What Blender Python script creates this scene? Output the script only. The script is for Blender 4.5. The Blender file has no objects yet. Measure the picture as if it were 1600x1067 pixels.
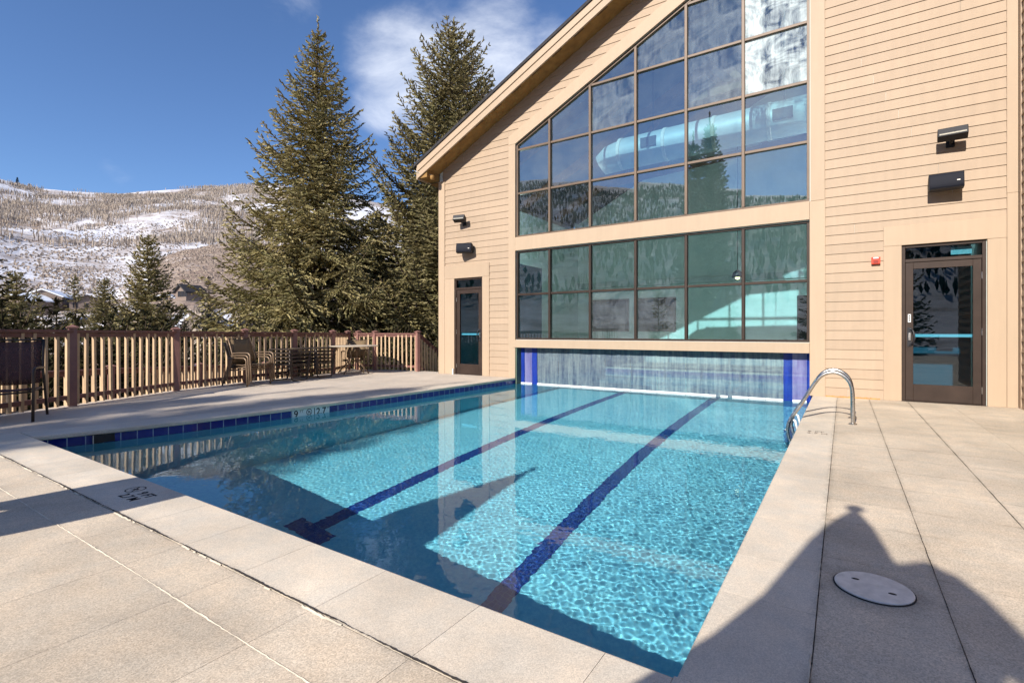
import bpy, math, random
import numpy as np
from mathutils import Vector, Matrix

sc = bpy.context.scene
random.seed(7)
R = math.radians

# ------------------------------------------------------------------ camera
F_PX, CX, CY, H = 785.0, 800.0, 518.5, 1.08
YAW = math.atan2(518, 785)
cam_d = bpy.data.cameras.new('camera')
cam = bpy.data.objects.new('camera', cam_d)
sc.collection.objects.link(cam)
cam.location = (0, 0, H)
cam.rotation_euler = (R(90), 0, YAW)
cam_d.sensor_width = 36.0
cam_d.lens = F_PX / 1600.0 * 36.0
cam_d.shift_y = (CY - 533.5) / 1600.0
cam_d.clip_start = 0.05
cam_d.clip_end = 6000
sc.camera = cam
FW = (-math.sin(YAW), math.cos(YAW)); RT = (math.cos(YAW), math.sin(YAW))


def at(u, v, d):
    l = (u - CX) / F_PX * d
    return (FW[0]*d + RT[0]*l, FW[1]*d + RT[1]*l, H - (v - CY)/F_PX*d)


# ------------------------------------------------------------------ light
SUN = Vector((0.05, 1.0, -0.62)).normalized()          # direction the light travels
sun_d = bpy.data.lights.new('sun', 'SUN')
sun_d.energy = 4.9
sun_d.angle = R(0.5)
sun_d.color = (1.0, 0.94, 0.855)
sun = bpy.data.objects.new('sun', sun_d)
sc.collection.objects.link(sun)
sun.rotation_euler = SUN.to_track_quat('-Z', 'Y').to_euler()
sun_d.cycles.is_caustics_light = True

world = bpy.data.worlds.new('World')
sc.world = world
world.use_nodes = True
wn, wl = world.node_tree.nodes, world.node_tree.links
for n in list(wn): wn.remove(n)


def N(nt, t, **kw):
    n = nt.nodes.new(t)
    for k, v in kw.items():
        if k.startswith('_'):
            setattr(n, k[1:], v)
        else:
            n.inputs[k.replace('__', ' ')].default_value = v
    return n


def Mth(nt, op, a, b=None, c=None, clamp=False):
    n = nt.nodes.new('ShaderNodeMath'); n.operation = op; n.use_clamp = clamp
    for i, x in enumerate((a, b, c)):
        if x is None: continue
        if isinstance(x, (int, float)): n.inputs[i].default_value = x
        else: nt.links.new(x, n.inputs[i])
    return n.outputs[0]


def Mix(nt, fac, a, b, mode='MIX'):
    n = nt.nodes.new('ShaderNodeMix'); n.data_type = 'RGBA'; n.blend_type = mode
    for i, x in ((0, fac), (6, a), (7, b)):
        if isinstance(x, (int, float)): n.inputs[i].default_value = x
        elif isinstance(x, tuple): n.inputs[i].default_value = (*x, 1) if len(x) == 3 else x
        else: nt.links.new(x, n.inputs[i])
    return n.outputs[2]


def Ramp(nt, fac, stops, interp='LINEAR'):
    n = nt.nodes.new('ShaderNodeValToRGB'); n.color_ramp.interpolation = interp
    cr = n.color_ramp
    while len(cr.elements) > 1: cr.elements.remove(cr.elements[0])
    cr.elements[0].position = stops[0][0]; cr.elements[0].color = (*stops[0][1], 1) if isinstance(stops[0][1], tuple) else (stops[0][1],)*3 + (1,)
    for p, c in stops[1:]:
        e = cr.elements.new(p); e.color = (*c, 1) if isinstance(c, tuple) else (c, c, c, 1)
    nt.links.new(fac, n.inputs[0])
    return n.outputs[0]


wt = world.node_tree
sky = N(wt, 'ShaderNodeTexSky', _sky_type='NISHITA', _sun_disc=False)
sky.sun_elevation = math.asin(-SUN.z)
sky.sun_rotation = math.atan2(-SUN.x, -SUN.y)
sky.altitude = 2600
sky.air_density = 1.25
sky.dust_density = 0.9
sky.ozone_density = 2.2
tc = N(wt, 'ShaderNodeTexCoord')
mp = N(wt, 'ShaderNodeMapping', Scale=(1, 1, 1.9))
wl.new(tc.outputs['Generated'], mp.inputs['Vector'])
n1 = N(wt, 'ShaderNodeTexNoise', Scale=5.0, Detail=7.0, Roughness=0.62, Distortion=0.35)
wl.new(mp.outputs[0], n1.inputs['Vector'])


def dirmask(d, c0, c1):
    v = N(wt, 'ShaderNodeVectorMath', _operation='DOT_PRODUCT'); v.inputs[1].default_value = Vector(d).normalized()
    wl.new(tc.outputs['Generated'], v.inputs[0])
    m = N(wt, 'ShaderNodeMapRange', _interpolation_type='SMOOTHSTEP')
    m.inputs['From Min'].default_value = math.cos(R(c0)); m.inputs['From Max'].default_value = math.cos(R(c1))
    wl.new(v.outputs['Value'], m.inputs['Value'])
    return m.outputs[0]


# cloud banks, each a direction in the sky with its angular size and strength
masks = None
for d, c0, c1, s in (((-.629, .631, .454), 8.5, 1.5, .58), ((-.513, .716, .475), 9, 1.5, .56), ((-.677, .615, .405), 5, .5, .54),
                     ((-.577, .655, .488), 8, 1, .40), ((-.45, .75, .45), 8, 1, .5), ((-.724, .462, .513), 4.5, .3, .34),
                     ((-.523, .657, .542), 4.5, .3, .30), ((-.92, .306, .246), 2.6, .2, .34),
                     ((.35, -.75, .38), 13, 2, .66), ((-.35, -.7, .5), 12, 2, .5), ((.05, -.8, .75), 16, 3, .50), ((.75, -.6, .2), 15, 2, .5), ((-.1, -.95, .33), 9, 1, .4), ((-.13, -1.12, .43), 7, 1, .62), ((-.22, -1.1, .40), 5, 1, .58), ((-.5, -1, .42), 9, 1, .5)):
    m = Mth(wt, 'MULTIPLY', dirmask(d, c0, c1), s)
    masks = m if masks is None else Mth(wt, 'MAXIMUM', masks, m)
cl = Mth(wt, 'ADD', n1.outputs[0], Mth(wt, 'SUBTRACT', masks, 0.5))
cf = N(wt, 'ShaderNodeMapRange', _interpolation_type='SMOOTHSTEP')
cf.inputs['From Min'].default_value = 0.22; cf.inputs['From Max'].default_value = 0.92
wl.new(cl, cf.inputs['Value'])
cfac = Mth(wt, 'MULTIPLY', Mth(wt, 'MULTIPLY', cf.outputs[0], .80), Mth(wt, 'MULTIPLY', masks, 2.2, clamp=True), clamp=True)
skyt = Mix(wt, 1.0, sky.outputs[0], (0.80, 0.97, 1.22), 'MULTIPLY')
cc = Mix(wt, cfac, skyt, (8.6, 9.0, 9.8))
bg = N(wt, 'ShaderNodeBackground', Strength=0.09)
wl.new(cc, bg.inputs['Color'])
wo = N(wt, 'ShaderNodeOutputWorld')
wl.new(bg.outputs[0], wo.inputs['Surface'])

sc.view_settings.view_transform = 'Standard'
sc.view_settings.look = 'None'
sc.view_settings.exposure = 0.60
sc.view_settings.gamma = 1.0
sc.render.engine = 'CYCLES'
cy = sc.cycles
cy.max_bounces = 10; cy.diffuse_bounces = 3; cy.glossy_bounces = 5; cy.transmission_bounces = 6; cy.transparent_max_bounces = 14
cy.caustics_reflective = False; cy.caustics_refractive = True
cy.sample_clamp_indirect = 6.0
cy.blur_glossy = 0.5
cy.use_denoising = True
try: cy.denoiser = 'OPENIMAGEDENOISE'
except Exception: pass
cy.use_adaptive_sampling = True; cy.adaptive_threshold = 0.015

# ------------------------------------------------------------------ helpers


class MB:
    """collects shapes, links them as ONE mesh object"""
    def __init__(s): s.v = []; s.f = []; s.mi = []; s.cur = 0

    def add(s, vs, fs):
        o = len(s.v); s.v += [tuple(map(float, p)) for p in vs]
        s.f += [tuple(i + o for i in f) for f in fs]; s.mi += [s.cur]*len(fs); return s

    def box(s, x0, x1, y0, y1, z0, z1):
        if x0 > x1: x0, x1 = x1, x0
        if y0 > y1: y0, y1 = y1, y0
        if z0 > z1: z0, z1 = z1, z0
        return s.add([(x0, y0, z0), (x1, y0, z0), (x1, y1, z0), (x0, y1, z0), (x0, y0, z1), (x1, y0, z1), (x1, y1, z1), (x0, y1, z1)],
                     [(0, 3, 2, 1), (4, 5, 6, 7), (0, 1, 5, 4), (1, 2, 6, 5), (2, 3, 7, 6), (3, 0, 4, 7)])

    def obox(s, M, sx, sy, sz):
        vs = [M @ Vector((x*sx/2, y*sy/2, z*sz/2)) for z in (-1, 1) for x, y in ((-1, -1), (1, -1), (1, 1), (-1, 1))]
        return s.add(vs, [(0, 3, 2, 1), (4, 5, 6, 7), (0, 1, 5, 4), (1, 2, 6, 5), (2, 3, 7, 6), (3, 0, 4, 7)])

    def prism(s, poly, axis, a0, a1):
        """poly: 2D points; extruded along axis 'x','y','z' from a0 to a1"""
        def P(p, a):
            return {'x': (a, p[0], p[1]), 'y': (p[0], a, p[1]), 'z': (p[0], p[1], a)}[axis]
        n = len(poly)
        vs = [P(p, a0) for p in poly] + [P(p, a1) for p in poly]
        fs = [tuple(range(n - 1, -1, -1)), tuple(range(n, 2*n))] + [(i, (i+1) % n, n + (i+1) % n, n + i) for i in range(n)]
        return s.add(vs, fs)

    def bar(s, a, b, w, h=None):
        """box beam from a to b"""
        a, b = Vector(a), Vector(b); h = h or w; d = b - a
        q = d.to_track_quat('Z', 'Y'); M = Matrix.Translation((a + b)/2) @ q.to_matrix().to_4x4()
        return s.obox(M, w, h, d.length)

    def tube(s, pts, r, n=8, caps=True, closed=False):
        pts = [Vector(p) for p in pts]; m = len(pts)
        rr = r if isinstance(r, (list, tuple)) else [r]*m
        vs = []; up = None
        for i, p in enumerate(pts):
            if closed: t = pts[(i+1) % m] - pts[i-1]
            else: t = pts[min(i+1, m-1)] - pts[max(i-1, 0)]
            t.normalize()
            if up is None:
                up = t.orthogonal().normalized()
            else:
                up = (up - t*up.dot(t)).normalized()
            b = t.cross(up)
            for k in range(n):
                a = 2*math.pi*k/n
                vs.append(p + (up*math.cos(a) + b*math.sin(a))*rr[i])
        fs = []
        for i in range(m if closed else m-1):
            j = (i+1) % m
            for k in range(n):
                fs.append((i*n+k, i*n+(k+1) % n, j*n+(k+1) % n, j*n+k))
        if caps and not closed:
            fs.append(tuple(range(n-1, -1, -1))); fs.append(tuple((m-1)*n+k for k in range(n)))
        return s.add(vs, fs)

    def lathe(s, prof, n=24, c=(0, 0, 0), sx=1, sy=1):
        vs = []; m = len(prof)
        for r, z in prof:
            for k in range(n):
                a = 2*math.pi*k/n; vs.append((c[0]+r*sx*math.cos(a), c[1]+r*sy*math.sin(a), c[2]+z))
        fs = [(i*n+k, i*n+(k+1) % n, (i+1)*n+(k+1) % n, (i+1)*n+k) for i in range(m-1) for k in range(n)]
        fs.append(tuple(range(n-1, -1, -1))); fs.append(tuple((m-1)*n+k for k in range(n)))
        return s.add(vs, fs)

    def xf(s, M):
        s.v = [tuple(M @ Vector(p)) for p in s.v]; return s

    def build(s, name, mats, parent=None, smooth=False, bevel=0.0, seg=2, autos=False):
        me = bpy.data.meshes.new(name)
        me.from_pydata(s.v, [], s.f)
        if not isinstance(mats, (list, tuple)): mats = [mats]
        for m in mats: me.materials.append(m)
        if len(mats) > 1: me.polygons.foreach_set('material_index', s.mi)
        if smooth: me.polygons.foreach_set('use_smooth', [True]*len(me.polygons))
        me.update()
        o = bpy.data.objects.new(name, me)
        sc.collection.objects.link(o)
        if parent: o.parent = parent
        if bevel:
            b = o.modifiers.new('bevel', 'BEVEL'); b.width = bevel; b.segments = seg; b.limit_method = 'ANGLE'; b.angle_limit = R(40)
        return o


def arc(cx, cz, r, a0, a1, n):
    return [(cx + r*math.cos(R(a0 + (a1-a0)*i/n)), cz + r*math.sin(R(a0 + (a1-a0)*i/n))) for i in range(n+1)]


def tag(o, label=None, cat=None, group=None, kind=None):
    if label: o['label'] = label
    if cat: o['category'] = cat
    if group: o['group'] = group
    if kind: o['kind'] = kind
    return o


def empty(name, loc=(0, 0, 0), rz=0.0):
    o = bpy.data.objects.new(name, None); sc.collection.objects.link(o)
    o.location = loc; o.rotation_euler = (0, 0, rz); o.empty_display_size = 0.2
    return o


CH = {}


def kids(o):
    return list(o.children)


def copy_tree(o, parent=None):
    c = o.copy(); sc.collection.objects.link(c); c.parent = parent
    for ch in kids(o): copy_tree(ch, c)
    return c


def struct(o): o['kind'] = 'structure'; return o

# ------------------------------------------------------------------ materials


def mat(name):
    m = bpy.data.materials.new(name); m.use_nodes = True
    nt = m.node_tree
    for n in list(nt.nodes): nt.nodes.remove(n)
    out = nt.nodes.new('ShaderNodeOutputMaterial')
    return m, nt, out


def coords(nt, kind='Object', scale=None, rot=None):
    t = nt.nodes.new('ShaderNodeTexCoord'); o = t.outputs[kind]
    if scale or rot:
        mpn = nt.nodes.new('ShaderNodeMapping')
        if scale: mpn.inputs['Scale'].default_value = scale
        if rot: mpn.inputs['Rotation'].default_value = rot
        nt.links.new(o, mpn.inputs[0]); o = mpn.outputs[0]
    return o


def noise(nt, vec, scale, detail=4, rough=.55, dist=0):
    n = N(nt, 'ShaderNodeTexNoise', Scale=scale, Detail=detail, Roughness=rough, Distortion=dist)
    nt.links.new(vec, n.inputs['Vector']); return n.outputs[0]


def princ(nt, out, col, rough=.5, metal=0, bump=None, bs=.2, bd=.01, spec=.5, **kw):
    p = nt.nodes.new('ShaderNodeBsdfPrincipled')
    if isinstance(col, tuple): p.inputs['Base Color'].default_value = (*col, 1)
    else: nt.links.new(col, p.inputs['Base Color'])
    if isinstance(rough, (int, float)): p.inputs['Roughness'].default_value = rough
    else: nt.links.new(rough, p.inputs['Roughness'])
    p.inputs['Metallic'].default_value = metal
    p.inputs['Specular IOR Level'].default_value = spec
    for k, v in kw.items(): p.inputs[k].default_value = v
    if bump is not None:
        b = nt.nodes.new('ShaderNodeBump'); b.inputs['Strength'].default_value = bs; b.inputs['Distance'].default_value = bd
        nt.links.new(bump, b.inputs['Height']); nt.links.new(b.outputs[0], p.inputs['Normal'])
    nt.links.new(p.outputs[0], out.inputs[0])
    return p


def paint(name, col, rough=.55, var=.12, scale=3.0, bs=.15, metal=0, spec=.4, streak=False):
    m, nt, out = mat(name)
    v = coords(nt)
    a = noise(nt, v, scale, 6, .6)
    if streak:
        v2 = coords(nt, 'Object', (9, 9, .8)); b2 = noise(nt, v2, 1.5, 5, .6); a = Mth(nt, 'MULTIPLY_ADD', b2, .6, Mth(nt, 'MULTIPLY', a, .4))
    dk = tuple(c*(1-var) for c in col); lt = tuple(min(1, c*(1+var)) for c in col)
    c = Mix(nt, Ramp(nt, a, [(.3, 0.0), (.7, 1.0)]), dk, lt)
    if streak:
        gi = nt.nodes.new('ShaderNodeNewGeometry'); hs = nt.nodes.new('ShaderNodeHueSaturation'); nt.links.new(c, hs.inputs['Color'])
        nt.links.new(Mth(nt, 'MULTIPLY_ADD', gi.outputs['Random Per Island'], .09, .955), hs.inputs['Value']); c = hs.outputs[0]
    fine = noise(nt, v, 90, 3, .6)
    princ(nt, out, c, rough, metal, fine, bs, .002, spec)
    return m


def concrete(name, col, grain=170, contrast=.35, warm=(1, 1, 1), stainamt=.26, lines=(), spot=None, wash=None):
    m, nt, out = mat(name)
    v = coords(nt)
    vo = N(nt, 'ShaderNodeTexVoronoi', Scale=float(grain)); nt.links.new(v, vo.inputs['Vector'])
    g = noise(nt, v, grain*.9, 3, .7)
    st = noise(nt, v, 1.3, 7, .62, .4)
    st2 = noise(nt, v, 6, 5, .6)
    gg = Mix(nt, .5, vo.outputs['Color'], g)
    bw = nt.nodes.new('ShaderNodeRGBToBW'); nt.links.new(gg, bw.inputs[0])
    k = Mth(nt, 'ADD', 1 - contrast*.5, Mth(nt, 'MULTIPLY', Mth(nt, 'SUBTRACT', bw.outputs[0], .38), contrast*2))
    k = Mth(nt, 'MULTIPLY', k, Mth(nt, 'ADD', 1 - stainamt/2, Mth(nt, 'MULTIPLY', Ramp(nt, st, [(.32, 0.0), (.68, 1.0)]), stainamt)))
    k = Mth(nt, 'MULTIPLY', k, Mth(nt, 'ADD', .96, Mth(nt, 'MULTIPLY', st2, .1)))
    base = Mix(nt, Ramp(nt, st2, [(.35, 0.0), (.65, 1.0)]), tuple(c*.97 for c in col), tuple(c*w for c, w in zip(col, (1.05, 1.0, .95))))
    cb = nt.nodes.new('ShaderNodeCombineColor')
    for i in range(3): nt.links.new(k, cb.inputs[i])
    gi = nt.nodes.new('ShaderNodeNewGeometry')
    k = Mth(nt, 'MULTIPLY', k, Mth(nt, 'MULTIPLY_ADD', gi.outputs['Random Per Island'], .10, .95))
    sp = nt.nodes.new('ShaderNodeSeparateXYZ'); nt.links.new(v, sp.inputs[0])
    wob = noise(nt, v, 9, 5, .7)
    for ax, pos, wd, am in lines:               # grime that collects along the joints
        d_ = Mth(nt, 'ABSOLUTE', Mth(nt, 'SUBTRACT', sp.outputs[ax], pos))
        g_ = Mth(nt, 'SUBTRACT', 1.0, Mth(nt, 'DIVIDE', d_, wd), clamp=True)
        g_ = Mth(nt, 'MULTIPLY', Mth(nt, 'MULTIPLY', g_, am), Ramp(nt, wob, [(.38, 0.0), (.66, 1.0)]))
        k = Mth(nt, 'MULTIPLY', k, Mth(nt, 'SUBTRACT', 1.0, g_))
    if spot:                                     # old damp stain round the hatch
        dx_ = Mth(nt, 'SUBTRACT', sp.outputs[0], spot[0]); dy_ = Mth(nt, 'SUBTRACT', sp.outputs[1], spot[1])
        rr_ = Mth(nt, 'SQRT', Mth(nt, 'ADD', Mth(nt, 'MULTIPLY', dx_, dx_), Mth(nt, 'MULTIPLY', dy_, dy_)))
        g_ = Mth(nt, 'SUBTRACT', 1.0, Mth(nt, 'DIVIDE', Mth(nt, 'SUBTRACT', rr_, .12), Mth(nt, 'MULTIPLY', wob, .22)), clamp=True)
        k = Mth(nt, 'MULTIPLY', k, Mth(nt, 'SUBTRACT', 1.0, Mth(nt, 'MULTIPLY', g_, .35)))
    if wash:                                     # pale scale left by splashed pool water
        d_ = Mth(nt, 'ABSOLUTE', Mth(nt, 'SUBTRACT', sp.outputs[1], wash)); g_ = Mth(nt, 'SUBTRACT', 1.0, Mth(nt, 'DIVIDE', d_, .13), clamp=True)
        g_ = Mth(nt, 'MULTIPLY', g_, Ramp(nt, noise(nt, v, 3.5, 5, .6), [(.45, 0.0), (.62, 1.0)]))
        k = Mth(nt, 'MULTIPLY', k, Mth(nt, 'MULTIPLY_ADD', g_, .12, 1.0))
    for i in range(3): nt.links.new(k, cb.inputs[i])
    c = Mix(nt, 1.0, base, cb.outputs[0], 'MULTIPLY')
    princ(nt, out, c, .88, 0, Mth(nt, 'ADD', bw.outputs[0], Mth(nt, 'MULTIPLY', st2, .5)), .35, .004, .25)
    return m


M = {}
JL = [(0, -.086, .035, .38), (0, .34, .03, .30), (0, .825, .03, .30), (1, 1.205, .03, .38), (1, .95, .02, .22)] + [(1, q, .03, .26) for q in (2.85, 3.43, 3.86, 4.34, 4.86, 5.35, 5.85)]
M['deck'] = concrete('deck_concrete', (.60, .512, .40), 210, .48, stainamt=.34, lines=JL, spot=(.105, 2.605))
M['coping'] = concrete('coping_concrete', (.655, .58, .475), 260, .36, stainamt=.24, lines=JL[:1]+JL[3:4], wash=1.34)
M['deck_far'] = concrete('far_deck_concrete', (.58, .505, .42), 200, .4)
M['joint'] = paint('joint_grime', (.045, .036, .03), .95, .3)
M['caulk'] = paint('pale_caulk', (.56, .48, .37), .85, .25, 12)
M['siding'] = paint('tan_siding_paint', (.37, .270, .184), .62, .07, 1.2, .25, streak=True)
M['trim'] = paint('tan_trim_paint', (.405, .298, .203), .6, .05, 2.0, .12, streak=True)
M['soffit'] = paint('brown_soffit', (.26, .145, .045), .8, .25, 5)
M['shingle'] = paint('dark_shingle', (.035, .032, .034), .9, .3, 20)
M['shade_siding'] = M['siding']
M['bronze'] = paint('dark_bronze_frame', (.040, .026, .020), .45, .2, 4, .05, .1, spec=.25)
M['bronze_lit'] = paint('sunlit_bronze', (.125, .083, .055), .5, .15, 4, .05, .1)  # bronze lightened for the upper mullions, their sunlit look put into the colour
M['black'] = paint('black_plastic', (.010, .010, .014), .55, .2, 8)
M['grille'] = paint('speaker_grille', (.010, .011, .018), .7, .3, 200, .6, spec=.2)
M['steel'] = None
M['red'] = paint('red_plastic', (.62, .05, .02), .45, .08)
M['white'] = paint('white_plastic', (.72, .72, .70), .5, .05)
M['rail'] = paint('brown_rail_paint', (.165, .070, .055), .55, .18, 6, .2)
M['post'] = paint('brown_post_paint', (.26, .13, .105), .55, .15, 6, .2)
M['baluster'] = paint('tan_baluster_paint', (.52, .36, .215), .6, .12, 5, .2)
for _n in ('baluster',):
    nt_ = M[_n].node_tree; p_ = [q for q in nt_.nodes if q.type == 'BSDF_PRINCIPLED'][0]; l_ = p_.inputs['Base Color'].links[0].from_socket
    hs_ = nt_.nodes.new('ShaderNodeHueSaturation'); oi_ = nt_.nodes.new('ShaderNodeObjectInfo'); nt_.links.new(l_, hs_.inputs['Color'])
    nt_.links.new(Mth(nt_, 'MULTIPLY_ADD', oi_.outputs['Random'], .3, .85), hs_.inputs['Value']); nt_.links.new(hs_.outputs[0], p_.inputs['Base Color'])
M['chairframe'] = paint('bronze_tube', (.20, .135, .085), .4, .15, 8, .05, .3)
M['darkframe'] = paint('dark_tube', (.05, .036, .028), .4, .15, 8, .05, .3)
M['bark'] = paint('spruce_bark', (.10, .07, .05), .95, .4, 9, .8)
M['whitewall'] = paint('interior_wall_paint', (.60, .66, .62), .7, .06)
M['wood'] = paint('truss_wood', (.16, .08, .045), .7, .25, 7, .2)
M['ceil'] = paint('ceiling_board', (.08, .075, .085), .8, .15, 4)
M['duct'] = paint('duct_metal', (.44, .47, .46), .5, .12, 3, .05, .15)
M['canvas'] = paint('umbrella_canvas', (.10, .14, .20), .85, .12, 4, .3)
M['tabletop'] = paint('beige_table_top', (.50, .42, .32), .5, .1)
M['lens'] = paint('lamp_lens', (.40, .37, .30), .25, .3, 40, .4)
M['lid'] = paint('pale_lid_plastic', (.66, .60, .53), .55, .16, 22)
M['greenjamb'] = paint('green_painted_jamb', (.09, .12, .085), .7, .2)
M['housewall'] = paint('house_wall', (.20, .15, .12), .8, .15)
M['umbwhite'] = M['white']


def m_steel():
    m, nt, out = mat('stainless_steel')
    v = coords(nt)
    princ(nt, out, (.50, .48, .45), Ramp(nt, noise(nt, v, 20, 3), [(.3, .22), (.7, .38)]), 1.0)
    return m


M['steel'] = m_steel()


def m_snow():
    m, nt, out = mat('snow'); v = coords(nt)
    princ(nt, out, (.82, .84, .88), .8, 0, noise(nt, v, 3, 5), .4, .1, .2)
    return m


M['snow'] = m_snow()


def m_sling():
    m, nt, out = mat('brown_mesh_sling'); v = coords(nt, 'Object', (1, 1, 1))
    w = N(nt, 'ShaderNodeTexWave', Scale=90.0); nt.links.new(v, w.inputs['Vector'])
    c = Mix(nt, w.outputs['Fac'], (.19, .125, .062), (.25, .17, .09))
    p = nt.nodes.new('ShaderNodeBsdfPrincipled'); nt.links.new(c, p.inputs['Base Color']); p.inputs['Roughness'].default_value = .8
    t = nt.nodes.new('ShaderNodeBsdfTransparent'); mx = nt.nodes.new('ShaderNodeMixShader'); mx.inputs[0].default_value = .82
    nt.links.new(t.outputs[0], mx.inputs[1]); nt.links.new(p.outputs[0], mx.inputs[2]); nt.links.new(mx.outputs[0], out.inputs[0])
    return m


M['sling'] = m_sling()


def m_darksling():
    m, nt, out = mat('maroon_mesh_sling'); v = coords(nt)
    c = Mix(nt, noise(nt, v, 60, 2), (.07, .03, .03), (.11, .05, .045))
    p = nt.nodes.new('ShaderNodeBsdfPrincipled'); nt.links.new(c, p.inputs['Base Color']); p.inputs['Roughness'].default_value = .8
    t = nt.nodes.new('ShaderNodeBsdfTransparent'); mx = nt.nodes.new('ShaderNodeMixShader'); mx.inputs[0].default_value = .80
    nt.links.new(t.outputs[0], mx.inputs[1]); nt.links.new(p.outputs[0], mx.inputs[2]); nt.links.new(mx.outputs[0], out.inputs[0])
    return m


M['sling2'] = m_darksling()


def m_glass(name, tint, refl=.12, mist=0.0, seed=0.0):
    m, nt, out = mat(name)
    v = coords(nt)
    bn = noise(nt, v, 1.6, 2, .5)
    bmp = nt.nodes.new('ShaderNodeBump'); bmp.inputs['Strength'].default_value = .05; bmp.inputs['Distance'].default_value = .01
    nt.links.new(bn, bmp.inputs['Height'])
    lw = nt.nodes.new('ShaderNodeLayerWeight'); lw.inputs[0].default_value = .5
    f = Mth(nt, 'POWER', lw.outputs['Facing'], 4.0)
    f = Mth(nt, 'MULTIPLY_ADD', f, .75, refl, clamp=True)
    tr = nt.nodes.new('ShaderNodeBsdfTransparent'); tr.inputs[0].default_value = (*tint, 1)
    gl = nt.nodes.new('ShaderNodeBsdfGlossy'); gl.inputs['Roughness'].default_value = 0.0; gl.inputs['Color'].default_value = (.93, .97, 1, 1)
    nt.links.new(bmp.outputs[0], gl.inputs['Normal'])
    mx = nt.nodes.new('ShaderNodeMixShader')
    nt.links.new(f, mx.inputs[0]); nt.links.new(tr.outputs[0], mx.inputs[1]); nt.links.new(gl.outputs[0], mx.inputs[2])
    sh = mx.outputs[0]
    if mist > 0:
        # condensation and dried streaks on the pane
        mpn = nt.nodes.new('ShaderNodeMapping'); mpn.inputs['Scale'].default_value = (9, 1, 1.3); mpn.inputs['Location'].default_value = (seed, 0, seed)
        t = nt.nodes.new('ShaderNodeTexCoord'); nt.links.new(t.outputs['Object'], mpn.inputs[0])
        s1 = noise(nt, mpn.outputs[0], 1.6, 6, .65)
        mp2 = nt.nodes.new('ShaderNodeMapping'); mp2.inputs['Location'].default_value = (seed*3, 0, -seed)
        nt.links.new(t.outputs['Object'], mp2.inputs[0])
        s2 = noise(nt, mp2.outputs[0], 2.2, 6, .62, 1.2)
        s = Mth(nt, 'ADD', Mth(nt, 'MULTIPLY', s1, .34), Mth(nt, 'MULTIPLY', s2, .76))
        fac = Mth(nt, 'MULTIPLY', Ramp(nt, s, [(.42, 0.0), (.74, 1.0)]), mist, clamp=True)
        df = nt.nodes.new('ShaderNodeBsdfDiffuse'); df.inputs[0].default_value = (.72, .82, .84, 1)
        tl = nt.nodes.new('ShaderNodeBsdfTranslucent'); tl.inputs[0].default_value = (.72, .82, .84, 1)
        ad = nt.nodes.new('ShaderNodeMixShader'); ad.inputs[0].default_value = .35
        nt.links.new(df.outputs[0], ad.inputs[1]); nt.links.new(tl.outputs[0], ad.inputs[2])
        m2 = nt.nodes.new('ShaderNodeMixShader'); nt.links.new(fac, m2.inputs[0])
        nt.links.new(sh, m2.inputs[1]); nt.links.new(ad.outputs[0], m2.inputs[2]); sh = m2.outputs[0]
    nt.links.new(sh, out.inputs[0])
    return m


M['glass'] = m_glass('window_glass', (.60, .88, .95), .26, .04, 2.0)
M['glass_mid'] = m_glass('misted_window_glass', (.60, .88, .95), .22, .28, 5.0)
M['glass_mist'] = m_glass('steamed_window_glass', (.60, .88, .90), .18, 1.5, 9.0)
M['glass_low'] = m_glass('lower_window_glass', (.57, .87, .92), .12, .03, 3.0)
M['glass_low2'] = m_glass('fogged_lower_glass', (.57, .87, .92), .12, .16, 6.0)
M['glass_door'] = m_glass('door_glass', (.28, .60, .72), .07, .0, 1.0)


def m_water():
    m, nt, out = mat('pool_water')
    g = nt.nodes.new('ShaderNodeBsdfGlass'); g.inputs['Color'].default_value = (.86, .97, 1.0, 1); g.inputs['Roughness'].default_value = 0.0; g.inputs['IOR'].default_value = 1.333
    nt.links.new(g.outputs[0], out.inputs[0])
    return m


M['water'] = m_water()


def m_plaster():
    m, nt, out = mat('pool_plaster')
    v = coords(nt)
    a = noise(nt, v, 1.2, 6, .6); b = noise(nt, v, 26, 4, .7)
    c = Mix(nt, Ramp(nt, a, [(.3, 0.0), (.7, 1.0)]), (.145, .52, .68), (.20, .59, .72))
    c = Mix(nt, Mth(nt, 'MULTIPLY', Ramp(nt, b, [(.4, 0.0), (.62, 1.0)]), .45), c, (.34, .78, .82))
    princ(nt, out, c, .8)
    return m


M['plaster'] = m_plaster()


def m_tile(name, c1, c2, size=.152, grout=(.34, .42, .50), rough=.15):
    m, nt, out = mat(name)
    t = nt.nodes.new('ShaderNodeUVMap')
    br = N(nt, 'ShaderNodeTexBrick', _offset=0.0, _squash=1.0)
    br.inputs['Scale'].default_value = 1.0; br.inputs['Brick Width'].default_value = size; br.inputs['Row Height'].default_value = size
    br.inputs['Mortar Size'].default_value = .0045; br.inputs['Mortar Smooth'].default_value = .2; br.inputs['Bias'].default_value = 0
    br.inputs['Color1'].default_value = (*c1, 1); br.inputs['Color2'].default_value = (*c2, 1); br.inputs['Mortar'].default_value = (*grout, 1)
    nt.links.new(t.outputs[0], br.inputs['Vector'])
    princ(nt, out, br.outputs['Color'], rough)
    return m


M['bluetile'] = m_tile('cobalt_tile', (.006, .012, .16), (.010, .018, .22))
M['lanetile'] = m_tile('lane_tile', (.005, .028, .19), (.010, .045, .25), .05, (.03, .08, .25), .3)


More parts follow.
